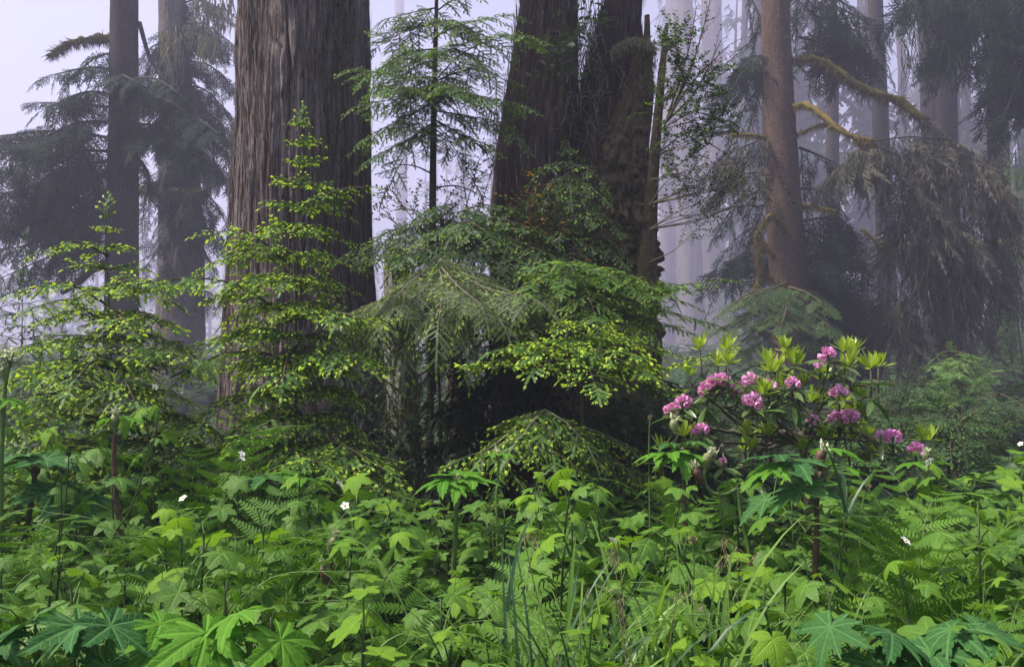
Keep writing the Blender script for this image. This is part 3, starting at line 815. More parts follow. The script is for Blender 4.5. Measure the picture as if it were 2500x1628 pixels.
# grey conifer behind it
DEEP[0] = 2.3
tB = thing('conifer_tree', foot(445, 13.5), 'pale grey foggy conifer with hanging lichen, between the slender dark conifer and massive redwood', 'tree')
ax, ra = trunk_from_px([(420, -20, 62), (430, 250, 84), (443, 550, 106), (440, 830, 116)], 13.5, 40)
trunk_mesh(ax, ra, 160, 240, .02, 18, 1.0, 83, None, .05).build('trunk', M['grey_bark'], tB, tB.location)
cr = Crown('dark', 102); g = cr.g
for pts, y1, sl, hg in [([(430, 60), (500, 60), (570, 110)], 12.8, .8, .8), ([(430, 20), (480, 0), (560, 30)], 13.5, .8, .9), ([(430, 120), (380, 110), (345, 150)], 12.6, .6, .5), ([(430, 150), (510, 160), (575, 220)], 12.8, .8, .7), ([(430, 190), (380, 200), (350, 240)], 13, .7, .6),
                    ([(430, 210), (500, 220), (570, 290)], 13.2, .8, .6), ([(430, 270), (490, 260), (570, 330)], 12.6, .9, .7), ([(430, 330), (500, 330), (560, 380)], 12.4, .9, .6), ([(430, 330), (380, 320), (350, 380)], 12.8, .6, .7), ([(440, 400), (500, 390), (560, 440)], 12.5, .9, .7),
                    ([(440, 440), (400, 430), (370, 480)], 12.8, .6, .7), ([(440, 470), (510, 480), (550, 540)], 13.0, .8, .8), ([(440, 560), (520, 560), (560, 610)], 13.2, .6, .7), ([(440, 600), (400, 590), (365, 640)], 13, .5, .7), ([(450, 700), (520, 720), (560, 780)], 13.4, .6, .8), ([(430, 90), (470, 80), (520, 120)], 12.6, .8, .9), ([(440, 150), (430, 170), (440, 230)], 12.2, .8, .5), ([(440, 200), (460, 230), (470, 290)], 12.2, .8, .5), ([(440, 260), (420, 280), (400, 340)], 12.2, .8, .5), ([(440, 310), (450, 330), (460, 390)], 12.2, .8, .5), ([(440, 360), (490, 370), (520, 420)], 12.2, .8, .6), ([(440, 400), (410, 410), (390, 460)], 12.3, .7, .7), ([(440, 520), (480, 530), (520, 580)], 12.6, .6, .8), ([(440, 640), (410, 640), (380, 690)], 12.8, .5, .8), ([(430, 100), (410, 120), (380, 190)], 12.4, .8, .6), ([(440, 440), (460, 460), (470, 520)], 12.2, .8, .6), ([(440, 470), (420, 490), (400, 560)], 12.3, .7, .7), ([(440, 540), (450, 550), (460, 620)], 12.4, .6, .8), ([(440, 580), (480, 590), (510, 640)], 12.5, .6, .8), ([(430, 60), (430, 80), (430, 140)], 12.3, .8, .7)]:
    px_bough(cr, pts, 13.5, y1, slen=sl, hang=hg, gap=.095, r0=.022, r1=.006, start=.1)
finish_tree(tB, cr, conifer_mats('dark'))
for (x0, x1, y0, y1, k) in [(390, 440, 75, 110, 150), (415, 450, 120, 145, 90), (485, 530, 85, 115, 130), (405, 430, 110, 130, 60), (470, 570, -20, 60, 160)]:
    o_ = np.array([at(g.uniform(x0, x1), g.uniform(y0, y1), 12.3 + g.normal(0, .15)) for _ in range(k)])
    lb = Buf()
    strands(lb, o_, g.uniform(.15, .5, k), g, .022, 0, .2)
    lb.build('lichen_tuft', M['lichen'], tB, tB.location)
moss_limb([at(340, 465, 13.3), at(390, 468, 13.1), at(450, 466, 12.8), at(505, 474, 12.6)], .09, .03, [M['moss']], tB, seed=5, hangl=.13, fuzz=420)

# thin hemlock between the redwoods
DEEP[0] = 1.0
tD = thing('hemlock_tree', foot(1062, 8), 'slim hemlock with bare dark lower trunk between the two redwoods', 'tree')
ax, ra = trunk_from_px([(1066, -20, 9), (1062, 150, 13), (1058, 330, 16), (1056, 520, 19)], 8.0, 6.6)
trunk_mesh(ax, ra, 24, 200, .003, 30, 2, 91, None, .06).build('trunk', M['dark_bark'], tD, tD.location)
cr = Crown('green', 103); g = cr.g
for pts, y1, sl in [([(1060, 120), (990, 130), (915, 175)], 7.5, .5), ([(1060, 90), (1130, 60), (1220, 40)], 7.6, .5), ([(1062, 60), (1000, 70), (930, 110)], 8.3, .45), ([(1062, 30), (1110, 0), (1180, -20)], 8, .4), ([(1062, 20), (1010, 30), (950, 45)], 7.8, .4), ([(1060, 200), (1130, 130), (1230, 90), (1290, 90)], 7.3, .5),
                ([(1058, 190), (980, 190), (890, 170)], 7.2, .55), ([(1058, 220), (990, 240), (900, 250)], 7.4, .5), ([(1060, 200), (1150, 170), (1240, 200)], 8.4, .5), ([(1058, 250), (1130, 230), (1250, 250)], 7.3, .55), ([(1058, 250), (980, 290), (905, 330)], 7.6, .5),
                ([(1058, 210), (1020, 215), (960, 215)], 7.0, .45), ([(1058, 210), (1090, 205), (1110, 215)], 7.0, .5), ([(1058, 270), (1120, 280), (1220, 300), (1260, 330)], 7.6, .5), ([(1058, 300), (1000, 340), (920, 380)], 7.5, .45), ([(1058, 290), (1110, 320), (1180, 350)], 7.4, .5),
                ([(1056, 320), (1010, 350), (950, 450)], 8.2, .4), ([(1056, 310), (1100, 350), (1150, 430)], 8.2, .4), ([(1060, 140), (1110, 120), (1160, 150)], 7.3, .5), ([(1062, 60), (1110, 50), (1150, 80)], 7.4, .45), ([(1060, 150), (1010, 150), (950, 100)], 7.4, .45)]:
    px_bough(cr, pts, 8, y1, slen=sl, hang=.22, gap=.06, r0=.009, r1=.002, start=.05)
px_bough(cr, [(1056, 425), (1010, 405), (940, 400)], 8, 7.8, slen=.12, hang=.3, gap=.3, r0=.01)
px_bough(cr, [(1056, 460), (1120, 455), (1200, 490)], 8, 7.8, slen=.12, hang=.3, gap=.3, r0=.01)
finish_tree(tD, cr, [M['light_needle'], M['twig'], M['green_tip']])

# right spruce
DEEP[0] = 2.6
tI = thing('spruce_tree', foot(1950, 9.5), 'brown spruce with golden mossy limbs and drooping brown boughs behind the rhododendron', 'tree')
ax, ra = trunk_from_px([(1893, -20, 66), (1898, 200, 74), (1908, 420, 82), (1920, 600, 88), (1930, 700, 92), (1940, 900, 100)], 9.5, 38)
trunk_mesh(ax, ra, 150, 300, .012, 26, 6, 97, None, .04).build('trunk', M['spruce'], tI, tI.location)
moss_limb([at(1930, 265, 9.4), at(1965, 255, 9.2), at(2000, 275, 9.0), at(2040, 310, 8.8), at(2080, 332, 8.7), at(2130, 345, 8.6)], .040, .028, [M['moss']], tI, seed=7, hangl=.07, fuzz=420,
          branchlets=[([at(2095, 335, 8.7), at(2100, 355, 8.68), at(2130, 385, 8.65)], .022, .012), ([at(2120, 342, 8.65), at(2130, 360, 8.6), at(2135, 385, 8.6)], .02, .012)])
moss_limb([at(1935, 145, 9.4), at(1985, 143, 9.3), at(2030, 160, 9.2), at(2075, 195, 9.1), at(2130, 225, 9.0), at(2200, 250, 8.9), at(2260, 300, 8.8)], .032, .045, [M['olive_moss']], tI, seed=8, hangl=.10, fuzz=700)
moss_limb([at(1870, 338, 9.4), at(1830, 330, 9.2), at(1785, 330, 9.1)], .028, .016, [M['moss']], tI, seed=9, hangl=.06, fuzz=220)
moss_limb([at(1940, 500, 9.4), at(1990, 505, 9.2), at(2050, 520, 9.1)], .03, .018, [M['olive_moss']], tI, seed=10, hangl=.07, fuzz=300)
moss_limb([at(1945, 330, 9.4), at(1975, 315, 9.2), at(2005, 305, 9.1), at(2035, 310, 9.0)], .018, .014, [M['olive_moss']], tI, seed=12, hangl=.06, fuzz=200)
moss_limb([at(2105, 560, 9.1), at(2150, 600, 9.0), at(2200, 640, 8.9), at(2240, 700, 8.9)], .022, .012, [M['olive_moss']], tI, seed=13, hangl=.06, fuzz=260)
# the crooked golden branch in front of the trunk
moss_limb([at(1925, 575, 9.1), at(1905, 545, 9.05), at(1882, 525, 9.0), at(1862, 550, 8.95), at(1845, 580, 8.95), at(1852, 620, 8.95), at(1858, 660, 8.95), at(1845, 700, 8.95), at(1832, 728, 8.95)], .030, .020, [M['moss']], tI, seed=14, hangl=.07, fuzz=800,
          branchlets=[([at(1850, 575, 8.95), at(1868, 600, 8.9), at(1890, 624, 8.9)], .022, .01), ([at(1862, 590, 8.95), at(1850, 625, 8.9), at(1858, 660, 8.9)], .018, .012), ([at(1856, 662, 8.95), at(1885, 680, 8.9), at(1920, 700, 8.9)], .016, .006)])
cr = Crown('dark', 104); g = cr.g
D = dict(gap=.08, r0=.02, r1=.005, start=.05)
for pts, y0, y1, sl, hg, fam in [
    ([(1900, 20), (1960, -10), (2010, 10)], 9.5, 10, .8, 1.6, 'hang'), ([(1910, -30), (2000, -20), (2100, 30)], 9.8, 10.2, 1.2, 1.8, 'hang'), ([(2000, 60), (2060, 100), (2110, 130)], 10, 10.3, .9, 1.5, 'dark'), ([(1980, -40), (2050, 0), (2120, 60)], 10.4, 10.4, 1.2, 1.8, 'hang'),
    ([(1990, 40), (2050, 60), (2090, 110)], 9.8, 10, 1.0, 1.4, 'dark'), ([(1950, 90), (2010, 110), (2080, 170)], 10, 10, .9, 1.5, 'hang'), ([(2010, 120), (2050, 130), (2090, 180)], 10, 10, .6, 1.0, 'dark'),
    ([(1880, 150), (1830, 140), (1775, 200)], 9.8, 9.6, .7, .8, 'dark'), ([(1880, 180), (1830, 190), (1770, 240)], 9.9, 10, .8, 1.2, 'hang'), ([(1870, 200), (1840, 230), (1800, 290)], 9.7, 9.8, .8, 1.4, 'hang'), ([(1880, 120), (1850, 30), (1820, -30)], 9.8, 10, .9, 1.8, 'hang'), ([(1870, 170), (1830, 160), (1790, 210)], 9.9, 9.4, .6, .6, 'dark'),
    ([(1880, 560), (1830, 560), (1780, 600)], 9.9, 10, .9, 1.5, 'hang'), ([(1890, 620), (1830, 610), (1770, 650)], 9.8, 9.8, .8, 1.2, 'dark'), ([(1880, 480), (1840, 470), (1780, 520)], 9.9, 9.8, .9, 1.5, 'hang'),
    ([(1950, 560), (2010, 580), (2070, 620)], 9.7, 9.6, .9, 1.0, 'dark'), ([(1950, 630), (2020, 630), (2080, 680)], 9.9, 9.9, 1.0, 1.2, 'dark'), ([(1950, 700), (2020, 690), (2100, 740)], 9.9, 10, 1.1, 1.3, 'dark'), ([(1950, 460), (2010, 470), (2060, 520)], 9.9, 9.8, 1.0, 1.5, 'hang'),
    ([(1960, 760), (2040, 760), (2120, 820)], 9.9, 10, 1.0, 1.2, 'dark'), ([(1950, 360), (2000, 380), (2060, 410)], 10, 10, 1.0, 1.7, 'hang'), ([(1960, 800), (2050, 820), (2130, 880)], 9.8, 10, .9, 1.2, 'dark'), ([(1990, 640), (2040, 650), (2060, 690)], 9.4, 9.3, .7, 1.0, 'dark'), ([(1980, 720), (2060, 720), (2130, 770)], 9.6, 9.6, .9, 1.2, 'dark'),
    ([(1850, 620), (1800, 640), (1760, 690)], 10, 10, .8, 1.4, 'hang'), ([(1960, 540), (2040, 530), (2080, 560)], 9.8, 9.8, .9, 1.2, 'dark'), ([(1970, 850), (2050, 870), (2140, 930)], 9.8, 10, .9, 1.2, 'dark')]:
    px_bough(cr, pts, y0, y1, slen=sl, hang=hg, fam=fam, **D)
finish_tree(tI, cr, conifer_mats('dark'))
# brown mossy draped boughs on its right
cr = Crown('hang', 105); g = cr.g
for pts, y0, y1, sl, hg, fam in [
    ([(2130, 345), (2230, 335), (2330, 350), (2420, 400)], 8.6, 8.4, .8, 1.6, 'hang'), ([(2200, 260), (2270, 300), (2330, 350)], 8.9, 8.8, .6, 1.6, 'hang'), ([(2230, 340), (2330, 345), (2430, 430), (2470, 500)], 8.5, 8.2, .9, 1.5, 'hang'), ([(2140, 350), (2210, 390), (2290, 430)], 8.6, 8.3, .8, 1.5, 'hang'),
    ([(2220, 420), (2300, 440), (2400, 500)], 8.4, 8.3, 1.0, 1.5, 'hang'), ([(2200, 500), (2300, 520), (2420, 590)], 8.6, 8.4, 1.0, 1.6, 'hang'), ([(2230, 600), (2330, 640), (2430, 700)], 8.7, 8.5, 1.0, 1.6, 'hang'), ([(2230, 700), (2310, 730), (2390, 790)], 8.8, 8.7, .9, 1.6, 'hang'), ([(2200, 760), (2280, 790), (2340, 830)], 8.9, 8.8, .8, 1.6, 'hang'),
    ([(2110, 370), (2060, 400), (2010, 450)], 8.6, 8.5, .7, 1.5, 'hang'), ([(2110, 390), (2150, 420), (2160, 480)], 8.5, 8.4, .7, 1.4, 'hang'), ([(2250, 560), (2340, 560), (2430, 620)], 8.3, 8.2, .9, 1.6, 'hang'), ([(2230, 450), (2260, 500), (2330, 560)], 8.3, 8.2, .9, 1.5, 'hang'), ([(2400, 430), (2450, 520), (2480, 640)], 8.3, 8.2, .7, 1.5, 'hang'),
    ([(2170, 560), (2230, 600), (2270, 680)], 8.9, 8.8, .9, 1.6, 'hang'), ([(2310, 640), (2360, 740), (2370, 840)], 8.5, 8.5, .7, 1.6, 'hang'), ([(2150, 700), (2200, 740), (2230, 820)], 9.0, 8.9, .8, 1.6, 'hang'), ([(1800, 345), (1770, 370), (1730, 420)], 9.1, 9.0, .6, 1.5, 'hang'), ([(1850, 345), (1800, 370), (1770, 430)], 9.2, 9.0, .7, 1.5, 'hang'), ([(1860, 420), (1800, 430), (1740, 480)], 9.3, 9.0, .6, 1.3, 'hang'), ([(2180, 800), (2250, 830), (2330, 870)], 9.0, 8.9, .8, 1.6, 'hang'), ([(2200, 860), (2270, 890), (2340, 900)], 9.0, 8.9, .6, 1.6, 'hang'), ([(2290, 600), (2380, 650), (2460, 700)], 8.6, 8.5, .9, 1.6, 'hang')]:
    px_bough(cr, pts, y0, y1, slen=sl, hang=hg, fam=fam, gap=.034, r0=.010, r1=.003, start=.0)
    px_bough(cr, pts, y0 + .15, y1 + .2, slen=sl * .7, hang=1.3, fam='dark', gap=.26, r0=.006, r1=.003, start=.0)
hb_ = cr.flush()
k = 900
a_ = g.uniform(2190, 2450, k); c_ = g.uniform(350, 780, k)
keep = (c_ > 345 + .0018 * (a_ - 2290) ** 2) & (a_ < 2490 - .2 * np.maximum(0, c_ - 500))
strands(hb_, np.array([at(x, y, 8.5 + g.normal(0, .25)) for x, y in zip(a_[keep], c_[keep])]), g.uniform(.1, .4, keep.sum()), g, .010, 0, .25)
hb_.build('drooping_bough', conifer_mats('brown'), tI, tI.location)
# pale moss drape in the middle of that bough
db = Buf()
for _ in range(90):
    a = at(g.uniform(2070, 2150), g.uniform(360, 400), 8.5)
    e = a + np.array((g.normal(-.12, .28), g.normal(0, .12), -g.uniform(.25, .75)))
    Q = catmull([a, (a + e) / 2 + np.array((g.normal(0, .05), 0, .1)), e], 10)
    tube(db, Q, np.linspace(.004, .0015, 10), 3, 1, cap=False)
    strands(db, Q[2:] + g.normal(0, .02, (8, 3)), g.uniform(.05, .2, 8), g, .010, 0, .3)
    strands(db, Q[2:] + g.normal(0, .03, (8, 3)), g.uniform(.05, .2, 8), g, .010, 0, .3)
db.build('moss_drape', [M['lichen'], M['pale_twig']], tI, tI.location)
# green skirt of foliage at its foot
cr = Crown('green', 106); g = cr.g
for pts, y1 in [([(1900, 700), (1820, 720), (1740, 790)], 8.2), ([(1920, 690), (1870, 710), (1790, 740)], 8.0), ([(1920, 700), (1960, 710), (2010, 740)], 8.2), ([(1900, 720), (1860, 750), (1800, 800)], 7.8), ([(1920, 720), (1920, 750), (1910, 790)], 7.6), ([(1890, 740), (1830, 770), (1760, 800)], 8.4), ([(1930, 730), (1980, 760), (2030, 800)], 8.0), ([(1900, 760), (1850, 800), (1790, 850)], 8.0), ([(1930, 790), (1990, 820), (2050, 870)], 8.2), ([(1900, 800), (1850, 840), (1770, 880)], 8.2)]:
    px_bough(cr, pts, 8.9, y1, slen=.5, hang=.35, gap=.09, r0=.014, r1=.004)
finish_tree(tI, cr, conifer_mats('green'), 'skirt')

# hanging conifer boughs, upper right (a tree whose trunk stands outside the frame)
DEEP[0] = 2.6
tJ = thing('conifer_tree', foot(2640, 9.2), 'misty conifer whose long dark boughs hang down in the upper right corner', 'tree')
ax, ra = trunk_from_px([(2640, 0, 90), (2640, 800, 110)], 9.2, 38)
trunk_mesh(ax, ra, 80, 100, .02, 20, 2, 5).build('trunk', M['dark_bark'], tJ, tJ.location)
cr = Crown('hang', 107); g = cr.g
for pts, y0, y1, sl, hg, fam in [([(2560, -60), (2400, -80), (2260, -40), (2190, 30)], 9.2, 9.0, 1.2, 1.7, 'hang'), ([(2560, -40), (2420, -20), (2330, 60), (2290, 150)], 9.2, 8.9, .8, 1.4, 'dark'), ([(2560, 0), (2480, 20), (2430, 120), (2420, 220)], 9.1, 8.8, .8, 1.3, 'dark'), ([(2600, 40), (2530, 60), (2490, 180), (2450, 290)], 9, 8.7, .8, 1.3, 'dark'), ([(2560, -80), (2460, -60), (2380, -10), (2330, 80)], 9.2, 9.4, 1.2, 1.8, 'hang'), ([(2600, -20), (2520, -20), (2470, 60)], 9.2, 9.2, 1.2, 1.6, 'hang'), ([(2560, -60), (2450, -80), (2330, -60), (2230, -10)], 9.5, 9.6, 1.0, 1.3, 'dark'), ([(2600, 100), (2540, 120), (2500, 220)], 9.3, 9.0, .9, 1.4, 'dark'),
                              ([(2580, 60), (2520, 80), (2470, 140)], 9.4, 9.4, 1.0, 1.6, 'hang')]:
    px_bough(cr, pts, y0, y1, slen=sl, hang=hg, fam=fam, gap=.06, r0=.02, r1=.005, start=.0)
hb_ = cr.flush()
k = 400
strands(hb_, np.array([at(g.uniform(2200, 2480), g.uniform(-20, 160), 9 + g.normal(0, .2)) for _ in range(k)]), g.uniform(.15, .5, k), g, .012, 0, .2)
hb_.build('crown', conifer_mats('dark'), tJ, tJ.location)

DEEP[0] = 1.0
# x range at 60 m, depth range, how many, heights, height of the lowest boughs
FOREST = [(16, 44, 84, 140, 18, 44, 80, (5, 22)), (6, 45, 165, 280, 32, 60, 110, (3, 20)), (-20, 6, 210, 320, 30, 54, 92, (3, 20)), (-60, -21, 170, 300, 44, 28, 50, (1, 8)),
          (14, 28, 36, 50, 7, 38, 50, (25, 30))]  # last row: high crowns added out of view to darken the right-hand fog
SHADE_CROWNS = [(-4, 56, 66, 155, 30)]      # added tall trees whose crowns, above the frame, shade the fog
# ------------------------------------------------------------------ pale trunks far off in the fog
g = np.random.default_rng(44)
FAR = [(1690, 62, 24, 'broad pale redwood trunk in the fog, foot swelling, right of the forked redwood'), (1745, 58, 26, 'pale grey trunk in the fog touching the spruce foliage'), (1622, 38, 30, 'dim slanting trunk deep in the fog, widening downward, beside the forked redwood'),
       (985, 30, 44, 'ghostly trunk top right beside the massive redwood')]
for px, wd, Y, lab in FAR:
    Y = Y * 6.0
    p = at(px, 850, Y); gz = float(ground_z(p[0], Y))
    r0 = wd / 2 * Y / FX
    lean = g.normal(0, .015)
    if px == 1690: lean = -.02
    if px == 1622: lean = .03
    zz = np.linspace(gz - .2, min(146, 5 + .62 * Y), 10)
    axx = np.stack([p[0] + lean * (zz - gz), np.full(10, float(Y)), zz], -1)
    t = thing('foggy_trunk', (p[0], Y, gz), lab, 'tree', 'tree trunks fading in the fog')
    trunk_mesh(axx, r0 * np.array([1.3, 1.08, 1, .97, .94, .9, .87, .84, .8, .76]), 90, 90, r0 * .06, 3.0 / r0, .3, int(px), (2.0, r0 * .35), .06).build('trunk', M['grey_bark'], t, t.location)
    if px in (1622, 1590):
        cr = Crown('dark', int(px))
        for _ in range(30):
            z = gz + g.uniform(.08, .6) * Y; a = g.uniform(0, 6.28); L_ = g.uniform(.04, .10) * Y
            p0 = np.array((p[0] + lean * (z - gz), Y, z)); d = np.array((math.cos(a), math.sin(a), -.15))
            cr.bough([p0, p0 + d * L_ * .5, p0 + d * L_ + np.array((0, 0, -.3 * L_))], .035 * Y, gap=.012 * Y, hang=.6, r0=.0015 * Y)
        finish_tree(t, cr, conifer_mats('dark'))

# the far wood: one mass of tall conifers that fades into the fog and is partly added to shade the air beneath it
g = np.random.default_rng(333)
coarse = [spray(2000 + i, 1.0, latf=.42, gap=.16, sp=.16, npair=4, nl=.07, nw=.07, tips=0, droop=.5, subs=True, ragged=.3) for i in range(3)]
ff = Buf()
def wood_tree(x, y, H, low):
    gz = float(ground_z(x, y))
    tube(ff, [(x, y, gz - .3), (x + g.normal(0, .3), y, gz + H * .5), (x + g.normal(0, 1.2), y, gz + H)], [.008 * H + .15, .006 * H + .1, .03], 8, 1)
    n = 64
    z = low + (H - low) * g.random(n) ** .9; a = g.uniform(0, 6.28, n)
    L_ = (.6 + .16 * (H - z)).clip(1, 6.5) * g.uniform(.7, 1.15, n)
    f = np.stack([np.cos(a), np.sin(a), g.uniform(-.45, .0, n)], -1)
    o_ = np.stack([np.full(n, x), np.full(n, y), gz + z], -1)
    Mx = frames(f, np.tile((0, 0, 1.0), (n, 1)) + g.normal(0, .25, (n, 3))) * L_[:, None, None]
    v = g.integers(0, 3, n)
    for q in range(3): ff.inst(coarse[q], Mx[v == q], o_[v == q], g.random((v == q).sum()))
for (xa, xb, ya, yb, n, h0, h1, lo) in FOREST:
    for _ in range(n):
        y = g.uniform(ya, yb); x = g.uniform(xa, xb) * (y / 60 if xa < -19 or xb > 30 else 1)
        wood_tree(x, y, g.uniform(h0, h1), g.uniform(*lo))
for (xa, xb, ya, yb, n) in SHADE_CROWNS:
    for _ in range(n):
        y = g.uniform(ya, yb)
        x = g.uniform(xa, xb) * (.5 + y / 130)
        p_ = 1250 + FX * x / y
        if p_ < 1290 or 1560 < p_ < 1800: continue      # the open, bright lanes of fog
        wood_tree(x, y, .5 * y + g.uniform(20, 30), .5 * y + g.uniform(0, 4))
        if p_ > 1760 or g.random() < .5:
            for q in range(3):
                n = 7; a = g.uniform(0, 6.28, n)
                f = np.stack([np.cos(a), np.sin(a), g.uniform(-.5, -.1, n)], -1)
                ff.inst(coarse[q], frames(f, np.tile((0, 0, 1.0), (n, 1)) + g.normal(0, .3, (n, 3))) * g.uniform(1.2, 4, n)[:, None, None], np.stack([np.full(n, x), np.full(n, y), float(ground_z(x, y)) + g.uniform(.1, .55, n) * y], -1), g.random(n))
tag(ff.build('far_forest', [M['dark_needle'], M['dark_bark'], M['dark_needle']]), 'far-off conifer wood fading into the morning fog, plus unseen crowns added for shade', 'forest', None, 'stuff')

uc = spray(2100, .9, latf=.5, gap=.2, sp=.14, npair=5, nl=.07, nw=.05, tips=0, droop=.5, subs=False, ragged=.3)
ub = Buf(); k = 4200
y_ = 7.5 + 75 * g.random(k) ** 2.0; x_ = g.uniform(-.8, .8, k) * (y_ + 4)
a_ = g.uniform(0, 6.28, k); f_ = np.stack([np.cos(a_), np.sin(a_), g.uniform(.3, 1.2, k)], -1)
ub.inst(uc, frames(f_, np.array((0, 0, 1.0)) + g.normal(0, .2, (k, 3))) * (g.uniform(.5, 1.1, k) * (1 + y_ / 60))[:, None, None], np.stack([x_, y_, ground_z(x_, y_)], -1), g.random(k))
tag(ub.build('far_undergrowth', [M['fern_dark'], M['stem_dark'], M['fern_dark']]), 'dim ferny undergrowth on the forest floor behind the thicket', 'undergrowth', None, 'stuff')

# ------------------------------------------------------------------ saplings with new growth
def sapling(name, label, apex, base, prof, fam, mats, seed, gapz=.15, slen=.34, cat='young hemlock', rise=.15, r0=.016, extra=(), lean=0, hang=.12, bgap=.05, nper=6):
    """prof: (height above the base as a fraction, reach to the left, reach to the right) in metres"""
    g = np.random.default_rng(seed)
    t = thing(name, (base[0], base[1], 0), label, cat)
    ax_ = catmull([base, base * .6 + apex * .4 + np.array((lean, 0, 0)), apex], 30)
    tb_ = Buf(); tube(tb_, ax_, r0 * np.linspace(1, .1, 30) ** 1.4 + .0012, 7, 0)
    tb_.build('trunk', M['twig'], t, t.location)
    cr = Crown(fam, seed)
    H = np.array([p[0] for p in prof]); RL = np.array([p[1] for p in prof]); RR_ = np.array([p[2] for p in prof])
    L = np.linalg.norm(apex - base)
    z, az = H.min(), g.uniform(0, 6)
    while z < 0.985:
        for _ in range(nper):
            az += 2.39996 + g.uniform(-.3, .3)
            c = math.cos(az)
            rl, rr = np.interp(z, H, RL), np.interp(z, H, RR_)
            reach = ((rr if c > 0 else rl) * abs(c) + (rl + rr) / 2 * (1 - abs(c)) * .85) * g.uniform(.72, 1.12)
            p0 = np.array([np.interp(z, np.linspace(0, 1, 30), ax_[:, k]) for k in range(3)])
            d = np.array((c, math.sin(az), 0))
            if reach < .26:
                cr.put(p0, d + np.array((0, 0, rise * 1.4)), (0, 0, 1), max(.08, reach))
            else:
                cr.bough([p0, p0 + d * reach * .5 + np.array((0, 0, rise * reach * .6)), p0 + d * reach + np.array((0, 0, (rise - .22) * reach))],
                         min(slen, .5 * reach + .06), gap=bgap, hang=hang, r0=.003 + .0035 * reach, r1=.0015, start=.14, tail=.42)
        z += gapz / L * (0.55 + .9 * (1 - z))
    for pts, Y0, Y1, sl in extra:
        px_bough(cr, pts, Y0, Y1, slen=sl, hang=hang + .1, gap=bgap, r0=.009, r1=.0015, start=.12, tail=.45)
    # leader
    cr.put(ax_[-2], (apex - ax_[-4]) + np.array((.3 * L * .02, 0, 0)), (0, -1, .2), .16)
    finish_tree(t, cr, mats)
    return t

s48, s52 = 4.8 / FX, 5.2 / FX
sapling('hemlock_sapling', 'bushy hemlock sapling with lime new growth before the slender dark conifer', at(255, 505, 4.8), at(272, 1420, 4.8),
        [(.22, 300 * s48, 250 * s48), (.42, 330 * s48, 270 * s48), (.55, 265 * s48, 215 * s48), (.70, 200 * s48, 165 * s48), (.80, 130 * s48, 150 * s48), (.90, 60 * s48, 70 * s48), (1, 18 * s48, 20 * s48)],
        'fresh', conifer_mats('fresh'), 201, lean=.03,
        extra=[([(270, 880), (150, 830), (40, 850)], 4.8, 4.3, .32), ([(270, 950), (160, 900), (30, 930)], 4.8, 4.2, .34), ([(270, 900), (370, 850), (470, 880)], 4.8, 4.3, .32), ([(270, 820), (340, 770), (410, 790)], 4.8, 4.5, .28), ([(270, 980), (300, 930), (330, 980)], 4.8, 4.1, .34), ([(270, 900), (230, 880), (180, 930)], 4.8, 4.1, .34), ([(265, 700), (330, 680), (390, 690)], 4.8, 4.5, .26), ([(268, 780), (290, 770), (320, 800)], 4.8, 4.3, .28), ([(270, 1000), (120, 960), (-20, 1000)], 4.8, 4.3, .34), ([(265, 625), (190, 590), (105, 612)], 4.8, 4.6, .2), ([(265, 745), (160, 690), (75, 705)], 4.8, 4.5, .26), ([(270, 800), (170, 735), (95, 748)], 4.8, 4.4, .26)])
sapling('hemlock_sapling', 'tall hemlock sapling with lime tips standing against the massive redwood trunk', at(731, 265, 5.2), at(728, 1450, 5.2),
        [(.20, 190 * s52, 190 * s52), (.36, 230 * s52, 150 * s52), (.50, 190 * s52, 150 * s52), (.62, 215 * s52, 150 * s52), (.74, 190 * s52, 110 * s52), (.80, 120 * s52, 110 * s52), (.90, 42 * s52, 85 * s52), (1, 12 * s52, 14 * s52)],
        'fresh', conifer_mats('fresh'), 202, lean=-.02, gapz=.17,
        extra=[([(690, 760), (560, 690), (440, 680), (360, 690)], 5.2, 4.6, .36), ([(700, 640), (610, 570), (530, 565)], 5.2, 4.9, .3), ([(730, 520), (810, 470), (890, 455)], 5.2, 5.0, .2), ([(725, 900), (640, 860), (540, 865), (470, 900)], 5.2, 4.7, .36), ([(735, 1010), (640, 960), (560, 985), (500, 1030)], 5.2, 4.5, .34),
               ([(730, 780), (800, 760), (880, 775)], 5.2, 4.7, .38), ([(735, 850), (810, 850), (880, 880)], 5.2, 4.7, .4), ([(730, 830), (700, 880), (690, 930)], 5.2, 4.5, .36), ([(735, 1080), (820, 1080), (930, 1140)], 5.2, 4.5, .42), ([(735, 1110), (820, 1130), (960, 1200)], 5.2, 4.6, .42), ([(730, 1060), (700, 1090), (780, 1130)], 5.2, 4.4, .4),
               ([(730, 1020), (690, 1010), (610, 1060)], 5.2, 4.5, .38)])

# young hemlock with orange tipped neighbours in front of the forked redwood
def two_tone(name, label, spine, boughs, fam, mats, seed, Y, slen=.4, hang=.2, gap=.08, cat='hemlock', r0=.02, wr=.007):
    base = at(*spine[0], Y)
    t = thing(name, (base[0], base[1], 0), label, cat)
    tb_ = Buf(); P_ = [np.array((base[0], base[1], -.1))] + [at(a, c, Y) for a, c in spine]
    tube(tb_, catmull(P_, 24), np.linspace(r0, .004, 24), 7); tb_.build('trunk', M['twig'], t, t.location)
    cr = Crown(fam, seed)
    for bgh in boughs:
        pts, y1 = bgh[0], bgh[1]
        px_bough(cr, pts, Y, y1, slen=bgh[2] if len(bgh) > 2 else slen, hang=hang, gap=gap * .75, r0=wr, r1=.0015, start=.04, fam=bgh[3] if len(bgh) > 3 else None)
    finish_tree(t, cr, mats)
    return t

